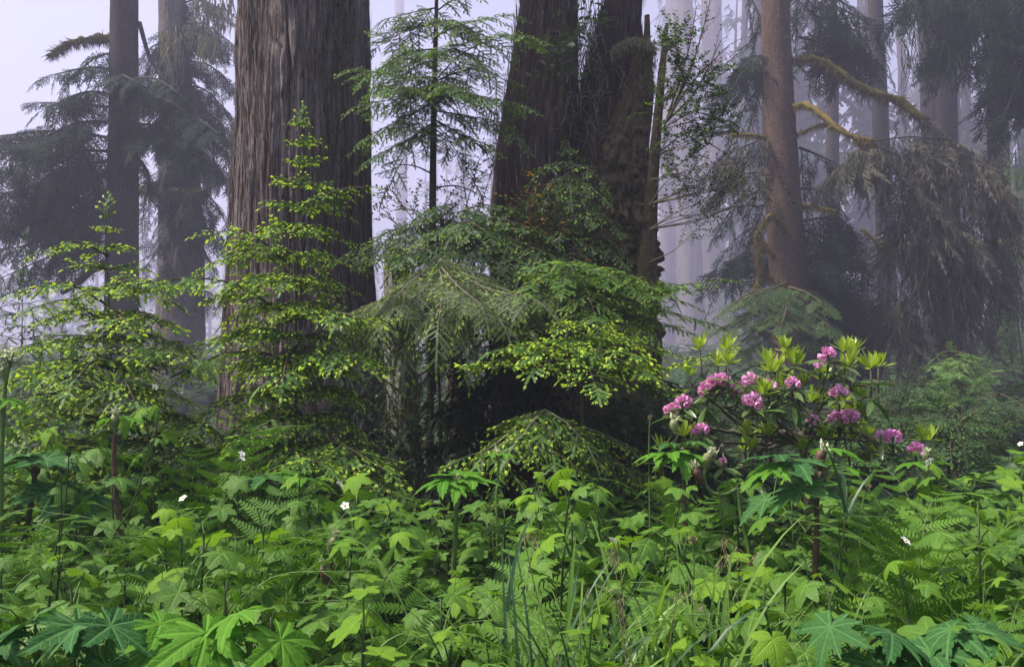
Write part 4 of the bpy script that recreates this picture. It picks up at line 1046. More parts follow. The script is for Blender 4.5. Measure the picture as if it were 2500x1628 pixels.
two_tone('hemlock_tree', 'broad drooping hemlock with pale dry twigs like a tent, centre of the thicket', [(1075, 1100), (1070, 850), (1068, 640)],
         [([(1068, 625), (980, 700), (860, 780)], 5.6, .5), ([(1068, 630), (1000, 720), (900, 800)], 5.4, .5), ([(1068, 640), (1040, 740), (1000, 830)], 5.2, .5), ([(1068, 640), (1090, 730), (1130, 830)], 5.2, .5), ([(1068, 630), (1160, 680), (1280, 720), (1370, 725)], 5.6, .45), ([(1068, 640), (1180, 700), (1300, 730)], 5.3, .5),
          ([(1068, 650), (1130, 720), (1210, 770)], 5.2, .5), ([(1068, 640), (950, 720), (840, 770)], 6.2, .5), ([(1068, 640), (1040, 700), (960, 760)], 5.0, .5), ([(1068, 640), (1080, 700), (1070, 790)], 5.0, .5), ([(1068, 640), (1000, 690), (930, 770)], 5.1, .45), ([(1068, 640), (1110, 690), (1170, 740)], 5.0, .45), ([(1068, 630), (1180, 670), (1250, 710)], 6.2, .5)],
         'dead', conifer_mats('dead'), 301, 6.2, hang=.45, gap=.034, wr=.006)
two_tone('hemlock_tree', 'shadowy hemlock with grey green layered boughs above the tent-like dry one', [(1150, 1100), (1120, 800), (1110, 540)],
         [([(1120, 550), (1020, 570), (900, 600)], 6.8), ([(1110, 560), (1050, 610), (880, 625)], 6.4), ([(1110, 550), (1200, 530), (1300, 560)], 6.6), ([(1110, 520), (1060, 530), (960, 560)], 7.2), ([(1115, 540), (1150, 590), (1210, 640)], 6.2), ([(1115, 520), (1180, 500), (1260, 510)], 7.0), ([(1110, 570), (1230, 580), (1340, 620)], 6.4), ([(1115, 560), (1080, 590), (1010, 620)], 6.0), ([(1115, 600), (1220, 610), (1330, 650)], 6.2), ([(1115, 560), (1140, 540), (1180, 560)], 6.0), ([(1120, 500), (1090, 500), (1040, 520)], 7)],
         'green', [M['green_needle'], M['twig'], M['green_tip']], 302, 7.0, slen=.5, hang=.3)
two_tone('hemlock_sapling', 'conical dark hemlock with fine spire in front of the forked redwood', [(1390, 1000), (1388, 700), (1390, 345)],
         [([(1390, 350), (1380, 365), (1365, 385)], 7.4, .18), ([(1390, 360), (1400, 370), (1415, 395)], 7.4, .18), ([(1390, 400), (1350, 400), (1310, 430)], 7.1, .25), ([(1390, 400), (1430, 410), (1465, 440)], 7.1, .25), ([(1390, 420), (1370, 440), (1340, 480)], 6.9, .3), ([(1390, 440), (1430, 450), (1470, 480)], 6.9, .3), ([(1390, 470), (1330, 470), (1270, 500)], 7.2, .32), ([(1390, 470), (1420, 490), (1440, 530)], 6.7, .32), ([(1390, 500), (1350, 520), (1290, 560)], 6.9, .35), ([(1390, 510), (1440, 520), (1490, 550)], 7, .34), ([(1390, 550), (1330, 570), (1260, 610)], 6.9, .4), ([(1390, 550), (1400, 580), (1400, 640)], 6.6, .4), ([(1390, 570), (1450, 580), (1500, 620)], 6.9, .4), ([(1390, 430), (1390, 450), (1395, 480)], 6.8, .25), ([(1390, 500), (1385, 530), (1370, 570)], 6.7, .32)],
         'green', conifer_mats('green'), 303, 7.4, hang=.15, gap=.07)
two_tone('hemlock_tree', 'layered hemlock fanning lime-edged flat boughs over the dark hollow', [(1420, 1200), (1420, 900), (1400, 640)],
         [([(1400, 650), (1360, 660), (1310, 690)], 5.5), ([(1400, 650), (1460, 655), (1520, 690)], 5.6), ([(1400, 670), (1520, 680), (1620, 700), (1715, 688)], 5.9), ([(1400, 690), (1500, 700), (1640, 730)], 5.7), ([(1410, 710), (1550, 740), (1700, 780)], 6.1), ([(1400, 680), (1350, 700), (1310, 720)], 5.6), ([(1400, 690), (1430, 710), (1450, 760)], 5.3), ([(1400, 720), (1350, 760), (1310, 800)], 5.6), ([(1410, 760), (1520, 770), (1640, 800)], 6.2), ([(1400, 640), (1390, 650), (1380, 680)], 5.4), ([(1405, 730), (1480, 760), (1560, 800)], 5.6)],
         'green', [M['fresh_needle'], M['twig'], M['green_tip']], 304, 6.0, slen=.45, hang=.03)
two_tone('hemlock_tree', 'low wide hemlock with bright flat shelf of tips left of the rhododendron', [(1425, 1250), (1420, 1000), (1412, 785)],
         [([(1412, 785), (1390, 790), (1370, 800)], 5.0, .2), ([(1412, 785), (1440, 790), (1480, 805)], 5.0, .22), ([(1412, 830), (1340, 835), (1260, 845)], 5.0, .4), ([(1412, 840), (1330, 850), (1240, 890), (1190, 893)], 4.9, .38), ([(1412, 840), (1500, 830), (1590, 850)], 5.1, .4), ([(1412, 850), (1500, 870), (1600, 900), (1690, 880)], 5.1, .4), ([(1412, 850), (1430, 880), (1450, 930)], 4.6, .42), ([(1412, 845), (1370, 865), (1320, 895)], 4.7, .34), ([(1412, 845), (1480, 865), (1550, 895)], 4.7, .34), ([(1412, 830), (1380, 835), (1320, 860)], 4.8, .35), ([(1412, 840), (1440, 850), (1510, 860)], 4.8, .4), ([(1412, 870), (1520, 900), (1640, 960)], 5.3, .4), ([(1412, 830), (1440, 800), (1490, 815)], 5.2, .3), ([(1412, 838), (1320, 845), (1210, 880)], 5.2, .3)],
         'fresh', [M['fresh_needle'], M['twig'], M['fresh_tip']], 305, 5.3, slen=.34, hang=.0)
two_tone('hemlock_tree', 'shaded low hemlock bough arching just behind the undergrowth, below the bright shelf', [(1300, 1250), (1310, 1150), (1320, 1000)],
         [([(1330, 1000), (1290, 1020), (1200, 1090), (1150, 1110)], 4.7, .36), ([(1330, 1000), (1380, 1030), (1420, 1070)], 4.7, .36), ([(1320, 1010), (1260, 1060), (1180, 1120)], 4.6, .36), ([(1330, 1010), (1340, 1050), (1350, 1110)], 4.6, .36), ([(1330, 1020), (1420, 1060), (1500, 1120)], 4.9, .4), ([(1330, 1030), (1450, 1050), (1560, 1100)], 5.1, .4), ([(1320, 1060), (1260, 1100), (1230, 1150)], 4.8, .36), ([(1330, 1070), (1400, 1100), (1460, 1160)], 5, .4), ([(1330, 1000), (1300, 1030), (1260, 1080)], 4.6, .36), ([(1400, 1080), (1500, 1130), (1600, 1170)], 5.2, .4)],
         'green', [M['fresh_needle'], M['pale_twig'], M['fresh_tip']], 306, 5.0, slen=.36, hang=.2)
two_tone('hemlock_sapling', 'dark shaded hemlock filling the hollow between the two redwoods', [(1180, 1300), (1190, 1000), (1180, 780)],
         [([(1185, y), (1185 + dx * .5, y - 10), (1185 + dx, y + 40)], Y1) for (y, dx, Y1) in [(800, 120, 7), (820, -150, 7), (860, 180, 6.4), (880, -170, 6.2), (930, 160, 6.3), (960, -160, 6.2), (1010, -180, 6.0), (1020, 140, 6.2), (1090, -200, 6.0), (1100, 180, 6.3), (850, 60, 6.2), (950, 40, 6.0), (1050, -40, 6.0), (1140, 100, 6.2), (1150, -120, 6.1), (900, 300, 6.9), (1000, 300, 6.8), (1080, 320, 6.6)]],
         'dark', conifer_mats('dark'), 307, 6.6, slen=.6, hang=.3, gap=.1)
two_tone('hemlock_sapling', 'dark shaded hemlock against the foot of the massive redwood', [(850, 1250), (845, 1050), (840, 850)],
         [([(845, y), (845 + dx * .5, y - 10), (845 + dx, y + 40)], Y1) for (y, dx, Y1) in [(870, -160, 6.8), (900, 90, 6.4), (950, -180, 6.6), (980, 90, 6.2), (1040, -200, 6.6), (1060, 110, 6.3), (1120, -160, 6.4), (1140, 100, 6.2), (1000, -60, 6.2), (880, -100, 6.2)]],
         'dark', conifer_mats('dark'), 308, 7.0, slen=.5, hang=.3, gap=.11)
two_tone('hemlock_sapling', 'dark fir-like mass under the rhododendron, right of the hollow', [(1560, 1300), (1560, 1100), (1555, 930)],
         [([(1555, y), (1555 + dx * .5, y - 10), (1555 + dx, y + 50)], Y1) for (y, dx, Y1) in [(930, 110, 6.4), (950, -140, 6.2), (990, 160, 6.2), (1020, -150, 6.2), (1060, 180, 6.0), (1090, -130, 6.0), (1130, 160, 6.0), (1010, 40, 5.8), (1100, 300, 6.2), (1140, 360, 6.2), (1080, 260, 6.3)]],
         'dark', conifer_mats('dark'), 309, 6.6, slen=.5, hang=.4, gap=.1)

# mossy grey trunks in the thicket
g = np.random.default_rng(77)
for pts, Y, lab in [([(963, 600, 40), (968, 660, 64), (975, 800, 72), (985, 1000, 84), (990, 1250, 96)], 7.3, 'mossy lichen-spotted grey trunk beside the massive redwood'), ([(1085, 700, 40), (1105, 800, 48), (1112, 960, 44)], 7.2, 'slim lichen-white trunk half hidden under the tent-like hemlock')]:
    ax, ra = trunk_from_px(pts, Y, None)
    t = thing('mossy_trunk', (ax[0][0], Y, 0), lab, 'tree trunk')
    mb = trunk_mesh(ax, ra, 90, 160, .012, 30, 8, 7, None, .08); k = 420
    i_ = g.integers(0, len(ax), k); a_ = g.uniform(0, 6.28, k)
    f_ = g.random(k)[:, None]; nxt = np.minimum(i_ + 1, len(ax) - 1)
    o_ = ax[i_] * (1 - f_) + ax[nxt] * f_ + np.stack([np.cos(a_), np.sin(a_), 0 * a_], -1) * ra[i_][:, None] * 1.02
    strands(mb, o_, g.uniform(.02, .10, k), g, .010, 1, .4)
    mb.build('trunk', [M['mossy_grey'], M['moss']], t, t.location)

# snags and the light shrub beside the burl
for pts, Y, lab in [([(1580, 38, 14), (1578, 80, 17), (1588, 250, 24), (1560, 420, 30)], 9.0, 'broken dead snag capped with pale moss beside the burl'), ([(1628, 62, 10), (1622, 110, 18), (1605, 300, 24), (1590, 480, 34), (1575, 700, 60)], 8.6, 'taller leaning broken snag right of the mossy capped one')]:
    ax, ra = trunk_from_px(pts, Y, None)
    t = thing('dead_snag', (ax[0][0], Y, 0), lab, 'dead snag', 'broken snags')
    trunk_mesh(ax, ra, 48, 220, .008, 30, 1.5, int(pts[0][0]), None, .16).build('trunk', M['burl'], t, t.location)
    if pts[0][0] == 1580:
        mb = Buf(); k = 900
        a_ = g.uniform(1495, 1600, k); c_ = 102 + .012 * (a_ - 1552) ** 2 * .6 + g.normal(0, 7, k)
        strands(mb, np.array([at(x, y, 8.85 + g.normal(0, .07)) for x, y in zip(a_, c_)]), g.uniform(.03, .13, k), g, .012, 0, .6)
        k = 260
        strands(mb, np.array([at(g.normal(1585, 12), g.uniform(110, 220), 8.9) for _ in range(k)]), g.uniform(.05, .2, k), g, .010, 0, .3)
        mb.build('moss', M['lichen'], t, t.location)

hk = small_leaf(.032, .016)
hk2 = small_leaf(.040, .021)
root = [at(1600 - .05 * y * .5 + 12, y, 8.5) for y in (180, 250, 320, 380, 440, 520)]
hubs = [at(x, y, 8.2 + g.normal(0, .15)) for x, y in [(1650, 90), (1690, 60), (1655, 200), (1700, 150), (1730, 200), (1690, 260), (1750, 250), (1770, 290), (1720, 310), (1640, 330), (1750, 330), (1690, 380), (1640, 420), (1780, 310), (1620, 250), (1745, 170), (1660, 150)]]
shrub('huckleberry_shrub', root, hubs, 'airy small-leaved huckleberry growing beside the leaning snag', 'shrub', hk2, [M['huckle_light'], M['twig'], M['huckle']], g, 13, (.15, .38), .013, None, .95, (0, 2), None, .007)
hubs = [at(x, y, 8.2 + g.normal(0, .15)) for x, y in [(1700, 20), (1740, -20), (1720, 60), (1760, 100), (1780, 110)]]
t = shrub('bare_branch', at(1625, 300, 8.4), hubs, 'mossy bare twiggy branch with pink buds rising above the huckleberry', 'branch', hk, [M['olive_moss'], M['twig'], M['stamen']], g, 5, (.2, .4), .05, None, .6, (0, 0, 0, 2), None, .012)
hubs = [at(x, y, 8.0 + g.normal(0, .2)) for x, y in [(1690, 440), (1750, 430), (1830, 440), (1700, 520), (1870, 460), (1760, 480), (1660, 470), (1790, 400), (1850, 430), (1720, 400), (1820, 500), (1700, 560), (1790, 460), (1840, 480)]]
shrub('huckleberry_shrub', [at(1585, y, 8.4) for y in (440, 500, 560, 640)], hubs, 'scraggly half-bare huckleberry reaching toward the spruce trunk', 'shrub', hk, [M['dead_needle'], M['pale_twig'], M['huckle']], g, 12, (.15, .5), .02, None, 1.1, (0, 2), None, .007)
hubs = [at(x, y, 8.6 + g.normal(0, .12)) for x, y in [(1350, 110), (1375, 140), (1390, 170), (1345, 170), (1330, 190), (1365, 205), (1380, 120), (1460, 50), (1440, 20), (1420, 80), (1370, 100)]]
shrub('salal_shrub', at(1430, 60, 9.0), hubs, 'broad-leaved salal sprig hanging from the fork of the dark redwood', 'shrub', small_leaf(.09, .05), [M['salal'], M['twig']], g, 4, (.12, .3), .05, None, .9, (0,), None, .006, .6)
hubs = [at(x, y, 6.9 + g.normal(0, .2)) for x, y in [(1300, 440), (1330, 480), (1280, 500), (1350, 520), (1310, 540), (1370, 560), (1270, 560), (1240, 530), (1340, 600), (1300, 470), (1420, 560), (1390, 610)]]
shrub('huckleberry_shrub', at(1330, 760, 7.1), hubs, 'huckleberry with orange new leaves below the conical dark hemlock', 'shrub', hk2, [M['huckle'], M['twig'], M['huckle_orange']], g, 9, (.15, .35), .02, None, .9, (0, 0, 2), None, .01)
hubs = [at(x, y, 6.4 + g.normal(0, .3)) for x, y in [(1130, 900), (1200, 860), (1260, 880), (1300, 930), (1350, 850), (1180, 940), (1240, 980), (1100, 1000), (1330, 780), (1250, 740), (1200, 780), (1280, 820), (1150, 1040), (1230, 1060), (1300, 1010), (1360, 950), (1420, 900), (1080, 880)]]
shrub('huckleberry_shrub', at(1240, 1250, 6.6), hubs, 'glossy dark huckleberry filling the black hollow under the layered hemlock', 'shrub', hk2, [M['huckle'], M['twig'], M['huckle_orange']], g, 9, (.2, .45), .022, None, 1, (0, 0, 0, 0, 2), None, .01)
hubs = [at(x, y, 6.2 + g.normal(0, .2)) for x, y in [(960, 900), (1000, 940), (1030, 900), (980, 1000), (1020, 1040), (960, 1060), (1000, 1120), (1040, 1150), (950, 980)]]
shrub('huckleberry_shrub', at(1000, 1280, 6.5), hubs, 'olive huckleberry climbing the mossy grey trunk', 'shrub', hk, [M['huckle'], M['twig'], M['huckle_light']], g, 8, (.15, .35), .02, None, 1, (0, 0, 2), None, .008)
hubs = [at(x, y, 7.5 + g.normal(0, .3)) for x, y in [(1130, 430), (1180, 470), (1090, 480), (1150, 520), (1200, 420), (960, 470), (1000, 500), (1030, 540), (950, 530), (1170, 390)]]
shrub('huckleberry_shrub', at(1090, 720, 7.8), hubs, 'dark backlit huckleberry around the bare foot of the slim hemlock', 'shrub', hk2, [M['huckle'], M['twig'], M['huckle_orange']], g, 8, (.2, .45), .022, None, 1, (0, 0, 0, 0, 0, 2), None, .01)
# misty bushes on the right
for (cx_, cy_, Y, sx, sy, nh, lab) in [(2330, 1060, 5.2, 130, 50, 16, 'dim low bush hiding the soil right of the rhododendron'), (2130, 1075, 5.4, 90, 45, 12, 'dim low bush just behind the right half of the rhododendron'), (1700, 1010, 5.6, 80, 60, 10, 'dim low bush behind the left half of the rhododendron'), (1880, 950, 6.0, 100, 70, 12, 'dark bush between the spruce foot and the rhododendron'), (2480, 500, 10.5, 60, 190, 16, 'pale-leaved vine maple reaching in at the right edge in the mist'), (2350, 930, 10, 140, 70, 22, 'misty bush of light twigs beneath the drooping brown boughs'), (2470, 800, 11, 90, 90, 16, 'misty leafy bush at the right edge above the thimbleberries'), (2200, 1000, 9, 130, 60, 18, 'shadowy misty bush right behind the rhododendron'), (2440, 1020, 9, 120, 60, 18, 'dim foggy bush behind the thimbleberries on the right')]:
    DEEP[0] = 2.5 if Y > 8.5 and cy_ < 900 else 1.5
    c0 = at(cx_, cy_, Y); gz_ = float(ground_z(c0[0], c0[1]))
    t = thing('misty_bush', (c0[0], c0[1], gz_), lab, 'bush', 'bushes in the mist')
    cr = Crown('green', 1000 + int(cx_) + int(cy_)); q = cr.g
    st_ = catmull([(c0[0] + .3, c0[1] + .2, gz_ - .1), (c0[0], c0[1] + .1, (gz_ + c0[2]) / 2), at(cx_, cy_ - sy, Y)], 16)
    wb = Buf(); tube(wb, st_, np.linspace(.03, .006, 16), 5); wb.build('trunk', M['twig'], t, t.location)
    for _ in range(nh * 2):
        a, c = cx_ + q.normal(0, sx * .55), cy_ + q.normal(0, sy * .6)
        o_ = st_[int(q.integers(6, 16))]; e_ = at(a, c, Y + q.normal(0, .45))
        cr.bough([o_, (o_ + e_) / 2 + np.array((0, 0, .12)), e_], .42 * q.uniform(.6, 1.2), gap=.13, hang=.15, r0=.012, r1=.002, start=.25)
    finish_tree(t, cr, [M['maple'] if cy_ < 990 and Y > 7 else M['green_needle'], M['twig'], M['maple']])
    DEEP[0] = 1.0
# young conifers in the mist behind the left sapling
for (px, Y, top, wd, lab) in [(60, 8.5, 560, 1.1, 'shadowy conifer thicket at the left edge behind the bushy sapling'), (150, 7.6, 800, .9, 'low dark conifer right behind the bushy sapling'), (420, 8.2, 880, .8, 'low dark conifer between the two lime-tipped saplings')]:
    ap = at(px, top, Y); bs_ = np.array((ap[0], Y, 0.0))
    sapling('young_conifer', lab, ap, bs_, [(.15, wd, wd), (.5, wd * .8, wd * .8), (.8, wd * .4, wd * .4), (1, .05, .05)], 'dark', [M['green_needle'], M['twig'], M['green_tip']], int(px) + 400, gapz=.13, slen=.55, cat='conifer', hang=.3, bgap=.14, nper=3)

# ------------------------------------------------------------------ rhododendron
g = np.random.default_rng(88)
RY = 4.6
rh = thing('rhododendron_shrub', at(1960, 1100, RY) * (1, 1, 0), 'wild rhododendron with pink flower trusses and lime leaf whorls', 'shrub')
zx = lambda a, c: (1600 + a * .2941, 800 + c * .2941)
TR = [(500, 430, 80), (430, 490, 66), (790, 415, 60), (675, 500, 70), (940, 465, 64), (1140, 445, 60), (800, 590, 75), (1430, 205, 64), (1365, 292, 50), (1525, 520, 66), (1510, 720, 62), (1620, 720, 66), (230, 590, 62), (140, 660, 62), (375, 830, 64), (1970, 890, 70), (1870, 880, 40), (2160, 985, 62), (1310, 750, 48), (560, 1095, 34), (560, 420, 60), (1490, 300, 34)]
WH = [(370, 150), (590, 150), (290, 370), (525, 270), (600, 270), (1075, 160), (1130, 230), (1175, 275), (960, 330), (1010, 330), (1060, 450), (1225, 450), (1570, 160), (1650, 160), (1620, 265), (1790, 310), (1850, 290), (1300, 580), (1350, 590), (900, 520), (1530, 650), (1620, 660), (1740, 700), (750, 860), (890, 860), (950, 860), (1400, 880), (1490, 910), (1630, 890), (1760, 870), (1230, 980), (800, 980), (740, 990), (1730, 1070), (1870, 1060), (2220, 900), (2280, 900), (50, 980), (340, 970), (230, 870), (1590, 310), (930, 260), (1380, 400), (1700, 560)]
def whorl_leaf(L, W, curl):
    n = 7
    V, F = [], []
    for i in range(n):
        t = i / (n - 1)
        wv = W / 2 * math.sin(math.pi * min(1, t * .93 + .05)) ** .8
        z = curl * L * t * t
        V += [(L * t, -wv, z + .25 * wv), (L * t, 0, z), (L * t, wv, z + .25 * wv)]
    for i in range(n - 1):
        a = 3 * i
        F += [(a, a + 3, a + 4), (a, a + 4, a + 1), (a + 1, a + 4, a + 5), (a + 1, a + 5, a + 2)]
    V = np.array(V); lf = np.zeros((len(V), 3)); lf[:, 0] = V[:, 0] / L; lf[:, 1] = np.abs(V[:, 1]) / L
    return Tpl(V, F, [0] * len(F), lf)
YL, OL = whorl_leaf(.095, .022, .12), whorl_leaf(.15, .040, -.18)
lv, br = Buf(), Buf()
pts_all = []
def whorl(p, T, n, elev, sz, mat, jit=.25):
    a = np.arange(n) * 2.39996 + g.uniform(0, 6)
    e = np.array([R(elev + g.normal(0, 11)) for _ in range(n)])
    f = np.stack([np.cos(a) * np.cos(e), np.sin(a) * np.cos(e), np.sin(e)], -1)
    u = np.array((0, 0, 1.0)) + g.normal(0, jit, (n, 3)) - f * .2
    lv.inst(T, frames(f, u) * (sz * g.uniform(.7, 1.15, n))[:, None, None], np.tile(p, (n, 1)) + f * .008, g.random(n), mat=mat)
for (a, c) in WH:
    x, y = zx(a, c); yy = RY + g.normal(0, .16)
    p = at(x, y + 10, yy)
    whorl(p, YL, 11, 52, 1.0, 0); whorl(p, YL, 4, 15, .85, 0)
    q = p + np.array((g.normal(0, .01), 0, -.09))
    whorl(q, OL, 5, 4, .74, 1)
    if g.random() < .15: whorl(q + np.array((0, 0, -.07)), OL, 4, -32, 1.0, 1)
    tube(br, [p, q, q + np.array((0, 0, -.06))], [.004, .005, .006], 5, 0)
    pts_all.append(q)
flT = Buf()
pet = Tpl([(0, 0, 0), (.014, .006, .002), (.014, -.006, .002), (.027, .012, .009), (.030, 0, .004), (.027, -.012, .009), (.038, .007, .016), (.038, -.007, .016)],
          [(0, 2, 1), (1, 2, 4), (1, 4, 3), (2, 5, 4), (3, 4, 6), (4, 7, 6), (4, 5, 7)], [0] * 7, np.array([(t, 0, .5) for t in (0, .3, .3, .7, .7, .7, 1, 1)]))
A = np.arange(5) * 2 * math.pi / 5
f = np.stack([np.cos(A) * .75, np.sin(A) * .75, np.full(5, .66)], -1)
flT.inst(pet, frames(f, np.array((0, 0, 1.0)) - f * .3), np.zeros((5, 3)), np.array([.2, .6, .4, .8, .5]))
for k in range(6):
    a = k * 1.05
    tube(flT, [(0, 0, 0), (.008 * math.cos(a), .008 * math.sin(a), .02), (.016 * math.cos(a), .016 * math.sin(a), .038)], [.0012, .0009, .0014], 3, 1, cap=False)
flT = flT.tpl()
for (a, c, r_) in TR:
    x, y = zx(a, c); yy = RY - .24 + g.normal(0, .09)
    p = at(x, y + r_ * .12, yy); rad = r_ * .2941 * yy / FX * .98
    n = 13 if r_ > 55 else 8
    el = np.arccos(np.clip(1 - (np.arange(n) + .5) / n * 1.25, -1, 1)); az = np.arange(n) * 2.39996
    d = np.stack([np.sin(el) * np.cos(az), np.sin(el) * np.sin(az), np.cos(el)], -1) + g.normal(0, .22, (n, 3))
    fb = Buf()
    fb.inst(flT, frames(np.cross(d, g.normal(0, 1, (n, 3))), d) * (rad / .052 * g.uniform(.8, 1.2, n))[:, None, None], p + nrm(d) * rad * .42, g.random(n))
    for q in p + nrm(d) * rad * .42:
        tube(fb, [p - np.array((0, 0, .01)), q], [.0016, .0012], 3, 2, cap=False)
    fb.build('flower_truss', [M['petal'], M['stamen'], M['stem_green']], rh, rh.location)
    q = p + np.array((0, 0, -.035))
    whorl(q, OL, 7, -6, .8, 1)
    if g.random() < .25: whorl(q + np.array((0, .02, -.06)), OL, 4, -40, 1.0, 1)
    tube(br, [p, q, q + np.array((0, 0, -.06))], [.003, .005, .006], 5, 0)
    pts_all.append(q)
HUB = [at(*zx(a, c), RY + .1) for a, c in [(560, 650), (420, 560), (860, 700), (1150, 620), (1450, 560), (1600, 480), (1330, 800), (1000, 750), (250, 760), (1560, 830), (1850, 960), (800, 1000), (1250, 1000), (560, 950)]]
base = np.array((at(1960, 1100, RY)[0], RY + .15, .2))
fork = at(*zx(1220, 900), RY + .12)
tube(br, catmull([base, (base + fork) / 2 + np.array((.05, 0, 0)), fork], 14), np.linspace(.028, .02, 14), 7, 0, lump=.15)
for h in HUB:
    m_ = (fork + h) / 2 + np.array((0, .03, -.10 * np.linalg.norm(h - fork))) + g.normal(0, .03, 3)
    tube(br, catmull([fork, m_, h], 16) + g.normal(0, .004, (16, 3)), np.linspace(.015, .008, 16), 6, 0, lump=.2)
for q in pts_all:
    h = HUB[int(np.argmin([np.linalg.norm(q - h) for h in HUB]))]
    m_ = (q + h) / 2 + np.array((0, 0, -.12 * np.linalg.norm(q - h))) + g.normal(0, .02, 3)
    tube(br, catmull([h, m_, q + np.array((0, 0, -.05))], 10), np.linspace(.007, .0045, 10), 5, 0)
br.build('branches', bark_mat('rhododendron bark', [(0.3, (0.03, 0.024, 0.018)), (0.5, (0.085, 0.072, 0.055)), (0.75, (0.2, 0.18, 0.14))], (40, 40, 40), (0.08, 0.085, 0.03), .3), rh, rh.location)
lv.build('leaves', [M['rhodo_young'], M['rhodo_leaf']], rh, rh.location)

# ------------------------------------------------------------------ broad leaves
def palmate(lobes, N, teeth, tooth, width, depth, seed, cup=.12, droop=.25, pleat=.05, jag=0.0):
    """lobes: (angle deg, length); star-shaped leaf around its stalk, radius ~1"""
    g = np.random.default_rng(seed)
    ph = np.linspace(-math.pi, math.pi, N, endpoint=False) + math.pi / N
    r = np.zeros(N); near = np.zeros(N)
    best = np.full(N, 9.0)
    for a, L in lobes:
        d = np.abs((ph - R(a) + math.pi) % (2 * math.pi) - math.pi)
        v = L * (1 - depth * np.minimum(1, d / R(width)) ** 1.15)
        v = np.where(d < R(width) * 1.6, v, 0)
        r = np.maximum(r, v)
        near = np.where(d < best, R(a), near); best = np.minimum(best, d)
    edge = np.abs(np.abs(ph) - math.pi)
    r = np.maximum(r, .30) * np.clip(edge / R(22), .12, 1) ** .7
    tri = np.abs((ph * teeth / (2 * math.pi)) % 1 - .5) * 2
    r = r * (1 + tooth * (tri - .5)) * (1 + jag * g.normal(0, 1, N))
    rings = (.0, .3, .62, .85, 1.0)
    V, al, ac = [(0, 0, 0)], [0], [0]
    for s in rings[1:]:
        rr = r * s if s < 1 else r
        rr = rr if s > .9 else np.minimum(rr, (r * s) * .6 + .4 * s * np.convolve(np.concatenate([r[-3:], r, r[:3]]), np.ones(7) / 7, 'valid'))
        d = ((ph - near + math.pi) % (2 * math.pi)) - math.pi
        z = cup * rr * .6 - droop * rr ** 2 + pleat * np.abs(np.sin(d)) * rr * 1.5 + .02 * (vn(rr * 6, ph * 4, 0, seed) - .5)
        for k in range(N):
            V.append((rr[k] * math.cos(ph[k]), rr[k] * math.sin(ph[k]), z[k]))
            al.append(rr[k] * math.cos(d[k])); ac.append(rr[k] * abs(math.sin(d[k])))
    F = [(0, 1 + k, 1 + (k + 1) % N) for k in range(N)]
    for q in range(len(rings) - 2):
        o0, o1 = 1 + q * N, 1 + (q + 1) * N
        for k in range(N):
            k2 = (k + 1) % N
            F += [(o0 + k, o1 + k, o1 + k2), (o0 + k, o1 + k2, o0 + k2)]
    lf = np.zeros((len(V), 3)); lf[:, 0] = al; lf[:, 1] = ac; lf[:, 2] = .5
    return Tpl(V, F, [0] * len(F), lf)

TB_L = [palmate([(0, 1.0), (56, .9), (-56, .9), (118, .68), (-118, .68)], 72, 36, .19, 31, .47, 500 + i, cup=.12 - .05 * (i % 3), droop=.10 + .13 * i, pleat=.06 + .03 * (i % 2), jag=.02 + .02 * (i % 3)) for i in range(5)]
CP_L = [palmate([(0, 1.0), (34, .72), (-34, .72), (78, .95), (-78, .95), (118, .66), (-118, .66), (150, .5), (-150, .5)], 162, 54, .17, 21, .52, 520 + i, cup=.12, droop=.08 + .12 * i, pleat=.13, jag=.015) for i in range(4)]

def leaf_on(buf, T, p, az, tilt, size, g, mat=0, stalk=None, smat=1, roll=.2):
    """leaf blade whose stalk end is at p, pointing to azimuth az, tilted down by tilt degrees"""
    f = np.array((math.cos(az) * math.cos(R(tilt)), math.sin(az) * math.cos(R(tilt)), -math.sin(R(tilt))))
    u = np.array((g.normal(0, roll), g.normal(0, roll), 1.0)) + np.array((math.cos(az), math.sin(az), 0)) * math.sin(R(tilt))
    Mx = frames(f[None], u[None]) * size
    buf.inst(T, Mx, p[None], np.array([g.random()]), mat=mat)
    if stalk is not None:
        m_ = (p + stalk) / 2 + np.array((0, 0, .12 * np.linalg.norm(p - stalk)))
        tube(buf, catmull([stalk, m_, p], 7), np.linspace(.0035, .002, 7) * (size / .1) ** .5, 4, smat, cap=False)

def white_flower(buf, p, g, s=.016, mat=2, ymat=3):
    T = small_leaf(s, s * .95)
    A = np.arange(5) * 1.2566 + g.uniform(0, 1)
    up = nrm(np.array((g.normal(0, .4), -.6, .7)))
    e1 = nrm(np.cross(up, (0.3, 1, 0.1))); e2 = np.cross(up, e1)
    f = np.cos(A)[:, None] * e1 + np.sin(A)[:, None] * e2 + up * .25
    buf.inst(T, frames(f, np.tile(up, (5, 1))), np.tile(p, (5, 1)), g.random(5), mat=mat)
    tube(buf, [p, p + up * .003, p + up * .005], [.004, .004, .001], 6, ymat)

